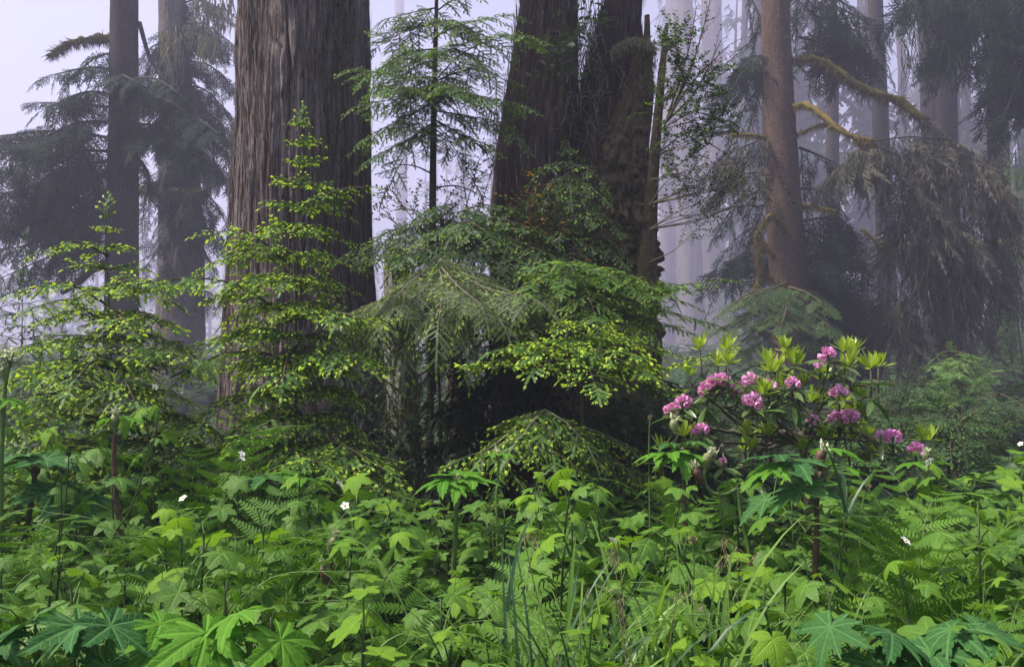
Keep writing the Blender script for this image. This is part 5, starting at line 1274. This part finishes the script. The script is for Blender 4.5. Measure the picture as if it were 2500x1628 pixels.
# thimbleberry plants: twelve shapes, each with a stem and leaves, shared by the copies
def thimble(seed, young, flower):
    g = np.random.default_rng(seed)
    lvb, st = Buf(), Buf()
    lean = g.normal(0, .10, 2)
    top = np.array((lean[0], lean[1], 1.0))
    S = catmull([(0, 0, 0), top * .5 + np.array((g.normal(0, .04), g.normal(0, .04), 0)), top], 14)
    tube(st, S, np.linspace(.006, .003, 14), 5, 0)
    n = int(g.integers(16, 22)); az = g.uniform(0, 6.28)
    for i in range(n):
        t = .34 + .66 * (i + .5) / n
        az += 2.39996 + g.uniform(-.5, .5)
        s0 = np.array([np.interp(t, np.linspace(0, 1, 14), S[:, k]) for k in range(3)])
        reach = g.uniform(.08, .20) * (1.15 - .5 * t)
        if i >= n - 2: reach *= .35
        p = s0 + np.array((math.cos(az) * reach, math.sin(az) * reach, .05 + g.uniform(-.02, .05)))
        sz = g.choice((.06, .08, .10, .115)) * g.uniform(.85, 1.15) * (1.05 if t < .85 else .8)
        if i == n - 1: sz *= .6
        leaf_on(lvb, TB_L[int(g.integers(5))], p, az + g.normal(0, .4), g.uniform(0, 38), sz, g, 1 if (i >= n - 2 and young) else 0, s0, 2)
    fl = None
    if flower:
        fl = Buf()
        for _ in range(flower):
            p = top + np.array((g.normal(0, .06), g.normal(0, .06), g.uniform(.07, .14)))
            tube(fl, catmull([top, (top + p) / 2 + np.array((.01, 0, .02)), p], 5), np.linspace(.002, .0012, 5), 3, 2, cap=False)
            white_flower(fl, p, g, .018, 0, 1)
    return (lvb.mesh('leaves', [M['thimble'], M['thimble_young'], M['stem_green'], M['thimble_old']]), st.mesh('stem', M['stem_dark']), fl.mesh('flowers', [M['white_petal'], M['yellow'], M['stem_green']]) if fl else None)
TBV = [thimble(600 + i, i % 2 == 0, 0) for i in range(9)]
TBF = [thimble(620 + i, i % 2 == 0, 1 + i % 2) for i in range(3)]

# ferns
def pinna(n, L, seed, w=.36):
    V, F = [], []
    for i in range(n):
        t = i / n; x = L * (t + .03)
        ln = L * w * (1 - t) ** .8 * (min(1, .6 + t * 3)) + .03 * L
        wd = L / n * .62
        for s in (-1, 1):
            k = len(V)
            V += [(x - wd * .5, 0, 0), (x + wd * .8, 0, 0), (x + ln * .45 + wd * .6, s * ln * .8, -.10 * ln), (x + ln * .40 - wd * .3, s * ln * .7, -.06 * ln)]
            F += [(k, k + 1, k + 2), (k, k + 2, k + 3)] if s > 0 else [(k, k + 2, k + 1), (k, k + 3, k + 2)]
    k = len(V); V += [(0, -.006 * L, 0), (0, .006 * L, 0), (L, 0, 0)]; F.append((k, k + 1, k + 2))
    return Tpl(V, F, [0] * len(F), np.zeros((len(V), 3)))
PIN = [pinna(11, 1.0, i, .15 + .04 * i) for i in range(2)]
def frond(buf, pts, W, g, mat=0, smat=1, bare=.28, npair=16, roll=0.0):
    P = catmull(pts, 20)
    s = np.concatenate([[0], np.cumsum(np.linalg.norm(np.diff(P, axis=0), axis=1))]); tot = s[-1]
    tube(buf, P, np.linspace(.0030, .0008, 20), 4, smat, cap=False)
    t = np.linspace(bare, .985, npair)
    x = np.repeat(t, 2); sd_ = np.tile([-1.0, 1.0], npair)
    o_ = np.stack([np.interp(x * tot, s, P[:, k]) for k in range(3)], -1)
    G = np.gradient(P, axis=0)
    T = nrm(np.stack([np.interp(x * tot, s, G[:, k]) for k in range(3)], -1))
    U = nrm(np.array((0, 0, 1.0)) + T * .01 + g.normal(0, .05, 3) + roll * np.cross(T[0], (0, 0, 1.0)))
    S_ = nrm(np.cross(U, T)) * sd_[:, None]
    q = (x - bare) / (1 - bare)
    ln = W * (1 - q) ** .8 * np.minimum(1, .55 + 2.2 * q) * g.uniform(.85, 1.1, len(x)) + .012
    f = nrm(S_ + T * (.35 + .5 * q[:, None]) + np.array((0, 0, -.12)) + g.normal(0, .07, (len(x), 3)))
    up = np.cross(f, T) * (-sd_[:, None]); up = np.where(up[:, 2:3] < 0, -up, up) + g.normal(0, .1, (len(x), 3))
    buf.inst(PIN[int(g.integers(2))], frames(f, up) * ln[:, None, None], o_, np.full(len(x), g.random()) * .6 + g.random(len(x)) * .4, mat=mat)
def fern(seed, n=6, H=1.0, dark=False):
    g = np.random.default_rng(seed)
    fb = Buf()
    for i in range(n):
        a = i * 6.283 / n + g.uniform(-.4, .4); L_ = H * g.uniform(.8, 1.1); out = g.uniform(.35, .75)
        d = np.array((math.cos(a), math.sin(a), 0))
        frond(fb, [(0, 0, 0), d * .12 * L_ + np.array((0, 0, .45 * L_)), d * out * .55 * L_ + np.array((0, 0, .82 * L_)), d * out * L_ + np.array((0, 0, .88 * L_))], .20 * L_ * g.uniform(.8, 1.2), g)
    return fb.mesh('fronds', [M['fern_dark'] if dark else M['fern'], M['stem_green']])
FNV = [fern(700 + i, 5 + i % 3) for i in range(7)]
FND = [fern(720 + i, 7, 1.0, True) for i in range(2)]

# ------------------------------------------------------------------ cow parsnips
def bud(parent, p, d, L, W, mats, g):
    """swollen sheath with folded leaf buds showing at its mouth"""
    bb = Buf(); d = nrm(d)
    t = np.linspace(0, 1, 12)
    P = p + d * (t * L)[:, None] + nrm(np.cross(d, (0, 1, .1)) + 1e-6) * (.10 * L * np.sin(t * 3.1))[:, None]
    r = W * np.interp(t, [0, .15, .45, .75, .92, 1], [.42, .5, .9, 1.0, .7, .35])
    tube(bb, P, r, 10, 0, .5, .12, int(g.integers(99)))
    k = 26
    a = g.uniform(0, 6.28, k)
    o_ = P[-1] + g.normal(0, W * .35, (k, 3))
    dd = d + g.normal(0, .5, (k, 3))
    bb.inst(small_leaf(W * 1.3, W * .5), frames(dd, g.normal(0, 1, (k, 3))), o_, g.random(k), mat=1)
    return bb.build('bud', mats, parent, parent.location)

LM = []          # landmarks for labelling the undergrowth
def parsnip(label, short, stem, Y, leaves=(), buds=(), smat='stem_green', sr=.011, forks=(), seed=0):
    g = np.random.default_rng(900 + seed)
    P = [at(a, c, Y) for a, c in stem]
    base = np.array((P[-1][0] + .02, Y, 0.0))
    t = thing('cow_parsnip', base, label, 'cow parsnip', 'cow parsnips')
    LM.append((short, stem[0][0], Y))
    sb = Buf()
    C = catmull([base] + list(reversed(P)), 30)
    tube(sb, C, np.linspace(sr * 1.1, sr * .75, 30), 9, 0)
    for q in forks:
        tube(sb, catmull([at(a, c, Y) for a, c in q], 14), np.linspace(sr * .8, sr * .6, 14), 8, 0)
    sb.build('stem', M[smat], t, t.location)
    for (px, py, size, az, tilt, kind, root) in leaves:
        lb_ = Buf()
        yy = Y + math.sin(R(az)) * size * .3
        leaf_on(lb_, CP_L[int(g.integers(4))], at(px, py, yy), R(az), tilt, size, g, 0, at(root[0], root[1], Y) if root else None, 1, .12)
        lb_.build('leaf', [M[kind], M['stem_green']], t, t.location)
    for (px, py, dx, dy, L_, W_, br_) in buds:
        p = at(px, py, Y); q = at(px + dx, py + dy, Y)
        bud(t, p, q - p, L_, W_, [M['sheath_brown' if br_ else 'sheath'], M['cream']], g)
    return t

B, Yg = 'parsnip', 'parsnip_young'
parsnip('cow parsnip with long brown stem and green funnel sheath, before the bushy sapling', 'brown-stemmed funnel cow parsnip', [(283, 1030), (278, 1140), (290, 1260), (303, 1400)], 3.5,
        [(300, 1410, .20, 200, 30, B, (303, 1420)), (340, 1400, .22, -10, 25, B, (303, 1420)), (270, 1425, .22, 240, 50, B, (303, 1430)), (310, 1020, .08, 20, 20, Yg, None), (268, 1022, .07, 170, 10, Yg, None)], [(283, 1060, 0, -30, .085, .022, False)], 'stem_brown', .013, seed=1)
parsnip('thick-stalked cow parsnip bent at the top near the left picture edge', 'bent-top cow parsnip', [(84, 1145), (82, 1180), (70, 1260), (55, 1390)], 3.6, [(60, 1110, .20, 190, 10, B, (84, 1150)), (110, 1120, .2, -20, 14, B, (84, 1150)), (30, 1130, .18, 160, 18, B, (84, 1160)), (130, 1200, .2, -40, 35, B, (80, 1200)), (200, 1215, .2, -30, 40, B, (80, 1210))],
        [(86, 1170, 4, -24, .06, .02, True)], 'stem_dark', .012, seed=2)
parsnip('cow parsnip with cream flower umbel cut off by the left picture edge', 'cream umbel cow parsnip', [(22, 890), (12, 950), (6, 1060), (2, 1200)], 3.4, [(20, 975, .10, 0, 12, Yg, None), (0, 980, .1, 180, 15, Yg, None)], [(14, 930, -4, -32, .06, .015, False), (6, 1010, 0, -30, .06, .017, False)], 'stem_green', .010, forks=[[(14, 930), (20, 895), (30, 872)]], seed=3)
um = Buf(); g = np.random.default_rng(31)
ce = at(26, 868, 3.4)
for _ in range(34):
    d = nrm(np.array((g.normal(), g.normal(), 1.2 + abs(g.normal())))); L_ = g.uniform(.06, .085)
    tube(um, [ce - np.array((0, 0, .05)), ce - np.array((0, 0, .05)) + d * L_], [.001, .0008], 3, 0, cap=False)
    k = 9
    um.inst(small_leaf(.008, .007), frames(g.normal(0, 1, (k, 3)), d + g.normal(0, .4, (k, 3))), ce - np.array((0, 0, .05)) + d * L_ + g.normal(0, .007, (k, 3)), g.random(k), mat=1)
cp3 = bpy.data.objects['cow_parsnip.002']
um.build('flower_umbel', [M['stem_green'], M['cream']], cp3, cp3.location)
parsnip('green cow parsnip with leaf umbrella around a pale sheath, below the black hollow', 'umbrella cow parsnip', [(1116, 1180), (1114, 1250), (1112, 1320), (1108, 1420)], 3.6,
        [(1085, 1172, .15, 190, 6, Yg, (1115, 1190)), (1150, 1170, .15, -5, 6, Yg, (1115, 1190)), (1130, 1158, .13, 40, 2, Yg, (1115, 1190)), (1100, 1160, .13, 140, 4, Yg, (1115, 1190)), (1115, 1185, .12, 270, 20, Yg, (1115, 1200)),
         (1060, 1500, .24, 250, 45, B, (1100, 1500)), (1010, 1475, .24, 190, 30, B, (1100, 1500)), (1130, 1455, .24, 20, 30, B, (1100, 1500)), (1090, 1450, .2, 90, 20, B, (1100, 1500))],
        [(1117, 1218, 2, -40, .085, .021, False), (1115, 1250, 1, -20, .05, .014, False)], 'stem_green', .0125, seed=4)
parsnip('small thin cow parsnip with tiny leaf cap in front of the dark hollow', 'tiny-capped cow parsnip', [(1218, 1118), (1216, 1180), (1213, 1240)], 4.2, [(1205, 1108, .08, 185, 6, Yg, (1218, 1120)), (1232, 1107, .09, -5, 4, Yg, (1218, 1120)), (1218, 1104, .06, 90, -10, Yg, None)], [(1218, 1130, 0, -22, .055, .014, False)], 'stem_green', .008, seed=5)
parsnip('cow parsnip with closed green bud above a purple bud, among the thimbleberries', 'purple bud cow parsnip', [(808, 1370), (806, 1420), (804, 1480)], 3.0, [(830, 1318, .08, 20, 0, Yg, (815, 1325)), (850, 1310, .06, 30, 10, Yg, None)], [(808, 1358, 10, -40, .075, .018, False), (808, 1428, -16, -42, .075, .017, True)], 'stem_brown', .008, seed=6)
parsnip('leafy branching cow parsnip right under the tall sapling', 'branching leafy cow parsnip', [(702, 1180), (705, 1240), (700, 1330)], 3.9, [(650, 1165, .2, 190, 8, B, (700, 1230)), (735, 1165, .19, 0, 10, Yg, (703, 1190)), (690, 1155, .15, 90, 0, Yg, (700, 1200)), (620, 1175, .18, 170, 12, B, (698, 1230))], [(710, 1210, 2, -26, .06, .017, False)], 'stem_dark', .010, forks=[[(700, 1240), (690, 1200), (670, 1180)]], seed=7)
parsnip('leafy cow parsnip with bright top leaves below the left end of the rhododendron', 'bright-topped cow parsnip', [(1668, 1090), (1668, 1160), (1672, 1250), (1676, 1360)], 3.9,
        [(1640, 1102, .18, 185, 8, Yg, (1668, 1130)), (1610, 1108, .14, 175, 8, Yg, (1668, 1130)), (1690, 1108, .16, -5, 12, Yg, (1668, 1130)), (1665, 1115, .15, 270, 26, Yg, (1668, 1130)), (1640, 1082, .13, 150, 0, B, (1666, 1100)), (1690, 1078, .12, 20, 0, B, (1666, 1100))],
        [(1650, 1060, -2, -28, .075, .021, False), (1666, 1160, 2, -24, .06, .016, True)], 'stem_brown', .012, seed=8)
parsnip('cow parsnip with hooked drooping stalk and fat purple bud under the rhododendron', 'hooked cow parsnip', [(1800, 1190), (1810, 1260), (1828, 1340), (1832, 1400)], 3.8, [(1900, 1150, .2, 20, 12, B, (1880, 1290)), (1870, 1220, .18, 200, 24, B, (1880, 1290))], [(1722, 1180, -22, -36, .09, .024, True), (1722, 1140, 12, -30, .07, .023, False), (1832, 1400, 16, -50, .09, .020, True)], 'stem_green', .012,
        forks=[[(1800, 1192), (1770, 1206), (1740, 1202), (1722, 1180)], [(1722, 1180), (1718, 1160), (1724, 1140)], [(1832, 1375), (1870, 1310), (1900, 1275)]], seed=9)
parsnip('tall dark-stemmed cow parsnip with brown bulb and big blue-green leaves', 'dark bulb cow parsnip', [(2004, 1150), (1994, 1210), (1994, 1300), (1992, 1440)], 3.3,
        [(1940, 1125, .22, 185, 10, B, (2000, 1165)), (1900, 1112, .17, 180, 4, B, (2000, 1165)), (2040, 1132, .17, 0, 16, Yg, (2000, 1165)), (2030, 1095, .14, 30, 0, Yg, (2004, 1110)), (1960, 1190, .2, 200, 26, B, (1996, 1200)), (2050, 1215, .2, -20, 32, B, (1996, 1220)), (1885, 1140, .16, 195, 20, Yg, (2000, 1170)),
         (1960, 1520, .26, 190, 24, B, (1992, 1520)), (2080, 1470, .26, 70, 10, B, (2000, 1520)), (2060, 1530, .28, -20, 22, B, (2000, 1520)), (1980, 1545, .24, 250, 40, B, (1992, 1520)), (2150, 1560, .26, -30, 25, B, (2000, 1540)), (1900, 1530, .22, 170, 20, B, (1992, 1530))],
        [(2003, 1148, 6, -44, .085, .023, True), (1994, 1200, -8, -34, .07, .017, True)], 'stem_brown', .013, seed=10)
parsnip('young cow parsnip with pale round bud at the right end of the rhododendron', 'pale round bud cow parsnip', [(2262, 1118), (2260, 1180), (2258, 1250)], 4.1, [(2230, 1130, .12, 190, 8, Yg, (2260, 1140)), (2285, 1128, .1, 0, 8, Yg, (2260, 1140))], [(2262, 1128, 0, -18, .05, .018, False)], 'stem_green', .009, seed=11)
for i, (px, py, Y, lab, sh, azs) in enumerate([(90, 1590, 1.75, 'low cow parsnip with pale lobed leaves in the bottom left corner', 'bottom left cow parsnip', (20, 100, 190)), (250, 1610, 1.7, 'low cow parsnip with big pale leaf beside the brown-stemmed one at the bottom edge', 'bottom edge pale cow parsnip', (60, 150, 300)), (430, 1590, 1.75, 'low bright cow parsnip at the bottom edge, right of the pale one', 'low bright cow parsnip', (0, 90, 200)), (2090, 1600, 1.8, 'broad blue-green cow parsnip spreading at the bottom edge right of the grass', 'broad blue-green cow parsnip', (10, 80, 170, 320)), (610, 1600, 1.75, 'wide pale cow parsnip leaves at the bottom edge left of centre', 'wide pale cow parsnip', (30, 110, 200)), (2330, 1600, 1.8, 'blue-green low cow parsnip toward the bottom right corner', 'low corner cow parsnip', (20, 120, 200))]):
    parsnip(lab, sh, [(px, py), (px, py + 60)], Y, [(px + 70 * math.cos(R(a)) + g.normal(0, 15), py - 45 * math.sin(R(a)) - 20 + g.normal(0, 25), g.uniform(.10, .15), (a + 270) / 2 if 90 < a else a * .5 - 40, g.uniform(18, 48), B if i in (0, 1, 3, 5) else Yg, (px, py + 10)) for a in azs], (), 'stem_green', .008, seed=20 + i)

# ------------------------------------------------------------------ grasses
def blade(buf, p, az, L, W, bend, g, mat=0, lean=.25):
    n = 9; t = np.linspace(0, 1, n)
    d = np.array((math.cos(az), math.sin(az), 0)); ang = lean + bend * t ** 1.6
    ds = L / (n - 1)
    x = np.concatenate([[0], np.cumsum(np.sin(ang[:-1]) * ds)]); z = np.concatenate([[0], np.cumsum(np.cos(ang[:-1]) * ds)])
    C = p + d * x[:, None] + np.array((0, 0, 1.0)) * z[:, None]
    s_ = np.array((-math.sin(az + .4), math.cos(az + .4), 0))
    wv = W / 2 * np.sin(np.clip(t * .8 + .2, 0, 1) * math.pi * .98) ** .6 * (1 - .35 * t); wv[-1] = .0004
    V = np.stack([C - s_ * wv[:, None], C + np.array((0, 0, -.25)) * wv[:, None], C + s_ * wv[:, None]], 1).reshape(-1, 3)
    F = []
    for i in range(n - 1):
        a = 3 * i
        F += [(a, a + 3, a + 4), (a, a + 4, a + 1), (a + 1, a + 4, a + 5), (a + 1, a + 5, a + 2)]
    lf = np.zeros((len(V), 3)); lf[:, 2] = g.random()
    buf.add(V, F, mat, lf)

def grass_tuft(label, px, py, Y, n, L, g, mat=0, bend=(.6, 2.0), seeds=0, spread=.06, short=None, W=(.006, .012)):
    p = at(px, py, Y); base = np.array((p[0], Y, max(0.0, p[2] - L * .55)))
    t = thing('grass_tuft', base, label, 'grass tuft', 'grass tufts')
    bb = Buf()
    for _ in range(n):
        q = base + np.array((g.normal(0, spread), g.normal(0, spread), 0))
        blade(bb, q, g.uniform(0, 6.28), L * g.uniform(.6, 1.1), g.uniform(*W), g.uniform(*bend), g, 0 if g.random() < .8 else 1, g.uniform(.05, .4))
    bb.build('blades', [M['grass'] if mat == 0 else M['grass_dark'], M['grass_dark'] if mat == 0 else M['grass']], t, t.location)
    if seeds:
        for _ in range(seeds):
            sb = Buf()
            q = base + np.array((g.normal(0, spread), g.normal(0, spread), 0)); e = q + np.array((g.normal(0, .10), g.normal(0, .05), L * g.uniform(.75, .95)))
            C = catmull([q, (q + e) / 2 + g.normal(0, .02, 3), e, e + np.array((g.normal(0, .08), 0, -.02))], 14)
            tube(sb, C, np.linspace(.0018, .0008, 14), 3, 0, cap=False)
            k = 26; i_ = g.integers(9, 14, k)
            strands(sb, C[i_] + g.normal(0, .006, (k, 3)), g.uniform(.012, .03, k), g, .002, 0, .5)
            sb.build('seed_head', M['straw'], t, t.location)
    if short: LM.append((short, px, Y))
    return t
g = np.random.default_rng(55)
grass_tuft('big arching bright grass tuft in the bottom centre foreground', 1600, 1500, 1.9, 54, .56, g, 0, (.8, 2.4), 3, .14, 'big arching grass tuft', (.009, .018))
grass_tuft('lower arching grass tuft spilling over the bottom edge left of the big tuft', 1470, 1560, 1.85, 40, .5, g, 0, (.8, 2.3), 2, .08, None)
grass_tuft('upright bright grass beside the big tuft on its right', 1730, 1520, 1.95, 22, .5, g, 0, (.3, 1.6), 1, .08, None)
grass_tuft('blue-green grass tuft left of the big bright tuft at the bottom edge', 1350, 1570, 1.8, 34, .5, g, 1, (.4, 1.8), 1, .08, None)
grass_tuft('fine grass clump at the foot of the brown-stemmed funnel cow parsnip', 330, 1560, 2.2, 24, .4, g, 1, (.2, 1.2), 0, .05, None, (.003, .007))
grass_tuft('small bright grass clump among leaves at lower left', 455, 1490, 2.3, 16, .32, g, 0, (.3, 1.3), 0, .04, None, (.004, .008))
grass_tuft('thin bright grass in the bottom right corner', 2440, 1560, 1.85, 34, .5, g, 0, (.3, 1.5), 0, .07, None, (.004, .009))
grass_tuft('dark long-bladed grass in front of the dark bulb cow parsnip', 2060, 1420, 2.6, 10, .62, g, 1, (.2, 1.2), 0, .05, None, (.008, .013))
def stalk(label, pts, Y, g, head=True, dark=True, leaf=0):
    P = [at(a, c, Y) for a, c in pts]
    base = np.array((P[-1][0], Y, 0.0))
    t = thing('grass_stalk', base, label, 'grass stalk', 'tall grass stalks')
    sb = Buf(); C = catmull([base] + P[::-1], 20); tube(sb, C, np.linspace(.0042, .0022, 20), 5)
    sb.build('stem', M['stem_dark' if dark else 'stem_green'], t, t.location)
    if head:
        hb2 = Buf(); k = 90; q = g.random(k)[:, None] * .8
        o_ = C[-1] * (1 - q * .18) + C[-3] * q * .18 + g.normal(0, .003, (k, 3))
        hb2.inst(small_leaf(.014, .004), frames(np.array((0, 0, 1.0)) + g.normal(0, .35, (k, 3)), g.normal(0, 1, (k, 3))), o_, g.random(k))
        hb2.build('seed_head', M['grass_dark' if dark else 'straw'], t, t.location)
    if leaf:
        lb2 = Buf()
        for _ in range(leaf):
            blade(lb2, C[int(g.integers(9, 16))], g.uniform(0, 6.28), g.uniform(.2, .35), .011, g.uniform(.5, 2), g, 0, .5)
        lb2.build('blade', M['grass_dark'], t, t.location)
for lab, pts, Y, hd, dk, lf_ in [('tall dark grass stalk with fat seed head, left of the big tuft', [(1399, 1228), (1396, 1340), (1390, 1500)], 2.4, True, True, 2), ('grass stalk with hanging straw head above the big tuft', [(1692, 1320), (1694, 1400), (1690, 1520)], 2.3, True, False, 2), ('thin wiry dark stalk leaning across the brown-stemmed cow parsnip', [(384, 1010), (375, 1080), (320, 1240), (260, 1390)], 3.0, False, True, 0), ('slender seed stalk left of the brown-stemmed cow parsnip', [(168, 1110), (160, 1230), (140, 1420)], 2.8, True, True, 0), ('second slender seed stalk left of the brown-stemmed cow parsnip, taller lean', [(150, 1150), (146, 1290), (120, 1480)], 2.8, True, True, 0), ('dark reed-like stalk with folded blade right of the dark bulb cow parsnip', [(2072, 1180), (2060, 1300), (2044, 1480)], 2.7, True, True, 3), ('thin seed stalk near the hooked cow parsnip', [(1752, 1180), (1768, 1300), (1780, 1480)], 2.9, True, True, 0), ('pale tall stalk rising before the low wide hemlock', [(1586, 1020), (1584, 1120), (1586, 1240)], 3.9, True, False, 0), ('curly-topped green stalk right of the dark bulb cow parsnip', [(2120, 1190), (2104, 1240), (2100, 1340)], 3.2, True, False, 0)]:
    stalk(lab, pts, Y, g, hd, dk, lf_)

# ------------------------------------------------------------------ undergrowth plants
LM += [('lime leaf whorl at the rhododendron foot', 1960, 4.4), ('massive redwood foot', 780, 5.0), ('right picture edge', 2480, 3.5), ('left picture edge', 10, 3.0)]
def top_line(px):
    return float(np.interp(px, [-200, 0, 200, 400, 560, 700, 860, 920, 1000, 1250, 1400, 1700, 2000, 2200, 2350, 2500, 2700], [1010, 1030, 1030, 1010, 1060, 1130, 1215, 1235, 1190, 1195, 1150, 1150, 1190, 1170, 1120, 1110, 1110]))
g = np.random.default_rng(2024)
plants = []
# poisson-like positions
pos = []
tries = 0
while len(pos) < 330 and tries < 60000:
    tries += 1
    Y = 1.35 + 3.5 * g.random() ** .8
    x = g.uniform(-1, 1) * (.70 * Y + .25)
    mind = .115 + .035 * Y
    if all((x - a) ** 2 + (Y - c) ** 2 > mind ** 2 for a, c in pos):
        pos.append((x, Y))
ROWS = [(1.0, 2.1, 'front row'), (2.1, 2.7, 'second row'), (2.7, 3.4, 'third row'), (3.4, 4.1, 'fourth row'), (4.1, 6, 'back row')]
def fernish(px, py):
    v = .05
    if px < 900 and py < 1420: v = .24
    if 1150 < px < 1560: v = .26
    if px > 2050 or py > 1560: v = .1
    return v
CLEAR = [(285, 1400, 3.5, 110), (1112, 1390, 3.6, 110), (1994, 1420, 3.3, 120), (806, 1460, 3.0, 90), (1668, 1330, 3.9, 90), (1815, 1390, 3.8, 100), (1216, 1230, 4.2, 80), (75, 1370, 3.6, 90), (1600, 1500, 1.9, 170), (1470, 1540, 1.85, 110), (1396, 1420, 2.4, 70), (2050, 1480, 1.9, 240), (1080, 1440, 3.4, 150)]
rec = []
for (x, Y) in pos:
    h = 1.02 + .06 * (Y - 1.6) + g.normal(0, .06)
    px, py = pix((x, Y, h))
    tl = top_line(px)
    hmax = at(px, tl, Y)[2]
    if hmax < .45: continue
    h = min(h * (1 if Y > 1.9 else .93), hmax - g.uniform(0, .08))
    if Y > 3.9: h = hmax - abs(g.normal(0, .10))
    h = max(.4, min(h, 1.42))
    for (sx, sb_, sY, sw) in CLEAR:
        if abs(px - sx) < sw and Y < sY:
            h = min(h, at(px, sb_, Y)[2])
    if h < .35: continue
    py = pix((x, Y, h))[1]
    kind = 'fern' if g.random() < fernish(px, py) else 'thimble'
    rec.append([kind, x, Y, h, px, py])
# labels: kind, row, nearest landmark, order
count = {}
for kind in ('fern', 'thimble'):
    for lo, hi, rn in ROWS:
        sel = [r for r in rec if r[0] == kind and lo <= r[2] < hi]
        by = {}
        for r in sel:
            lm = min(LM, key=lambda q: abs(q[1] - r[4]) + 130 * abs(q[2] - r[2]))
            side = 'right' if r[4] >= lm[1] else 'left'
            by.setdefault((lm[0], side), []).append((abs(r[4] - lm[1]), r))
        for (nm, side), it in by.items():
            it.sort(key=lambda q: q[0])
            for k, (_, r) in enumerate(it):
                r.append((rn, nm, side, ['nearest', 'second', 'third', 'fourth', 'fifth', 'sixth', 'seventh', 'eighth', 'ninth', 'tenth', 'eleventh', 'twelfth', 'thirteenth', 'fourteenth'][min(k, 13)]))
fl_i = 0
FLOW = [(405, 1045), (430, 1110), (510, 1180), (450, 1310), (800, 1235), (1040, 1285), (885, 1360), (2310, 1240), (2110, 1345), (2490, 1130), (1345, 1375), (2220, 1460)]
fl_used = set()
for f_ in FLOW:
    c_ = [(abs(r[4] - f_[0]) + 1.5 * abs(r[5] - f_[1]), i) for i, r in enumerate(rec) if r[0] == 'thimble' and i not in fl_used]
    fl_used.add(min(c_)[1])
for i, (kind, x, Y, h, px, py, (rn, nm, side, odr)) in enumerate(rec):
    gz = -.02
    if kind == 'fern':
        o = link('fern', FNV[int(g.integers(len(FNV)))], None, (x, Y, gz))
        o.name = 'fern'
        sc_ = h / .93
        o.scale = (sc_, sc_, sc_)
        o.rotation_euler = (g.normal(0, .06), g.normal(0, .06), g.uniform(0, 6.28))
        tag(o, f'feathery fern, {rn}, {odr} {side} of the {nm}', 'fern', 'ferns in the undergrowth')
    else:
        flw = i in fl_used
        vs = TBF[fl_i % 3] if flw else TBV[int(g.integers(len(TBV)))]
        fl_i += flw
        t = thing('thimbleberry_plant', (x, Y, gz), f'{"white-flowered" if flw else "leafy"} thimbleberry, {rn}, {odr} {side} of the {nm}', 'thimbleberry', 'thimbleberries in the undergrowth')
        sz = g.uniform(.9, 1.15)
        t.scale = (sz, sz, h)
        t.scale = (1.0 * sz, 1.0 * sz, h)
        t.rotation_euler = (0, 0, g.uniform(0, 6.28))
        link('leaves', vs[0], t); link('stem', vs[1], t)
        if vs[2] and flw: link('flowers', vs[2], t)
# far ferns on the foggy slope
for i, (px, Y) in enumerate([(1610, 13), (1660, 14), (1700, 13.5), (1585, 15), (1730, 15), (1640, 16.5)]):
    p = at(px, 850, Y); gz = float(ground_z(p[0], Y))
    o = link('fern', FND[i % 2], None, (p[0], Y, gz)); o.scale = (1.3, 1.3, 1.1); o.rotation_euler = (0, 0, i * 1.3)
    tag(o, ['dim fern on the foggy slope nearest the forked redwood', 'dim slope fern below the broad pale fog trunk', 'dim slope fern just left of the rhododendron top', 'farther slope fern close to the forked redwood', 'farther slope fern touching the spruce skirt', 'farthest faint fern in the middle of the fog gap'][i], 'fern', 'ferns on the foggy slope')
# low leaf carpet that hides the soil, coloured dark for shaded gaps
cb = Buf()
k = 5200
Yc = 1.0 + 5.4 * g.random(k) ** .75; xc = g.uniform(-1, 1, k) * (.75 * Yc + .4)
o_ = np.stack([xc, Yc, g.uniform(.08, .62, k)], -1)
a_ = g.uniform(0, 6.28, k); f_ = np.stack([np.cos(a_), np.sin(a_), g.normal(-.2, .25, k)], -1)
T = small_leaf(.13, .10)
cb.inst(T, frames(f_, np.array((0, 0, 1.0)) + g.normal(0, .3, (k, 3))) * g.uniform(.5, 1.1, k)[:, None, None], o_, g.random(k))
tag(cb.build('low_undergrowth_leaves', M['carpet']), 'low leaves coloured dark as if in shade, carpeting the soil beneath taller plants', 'ground cover', None, 'stuff')
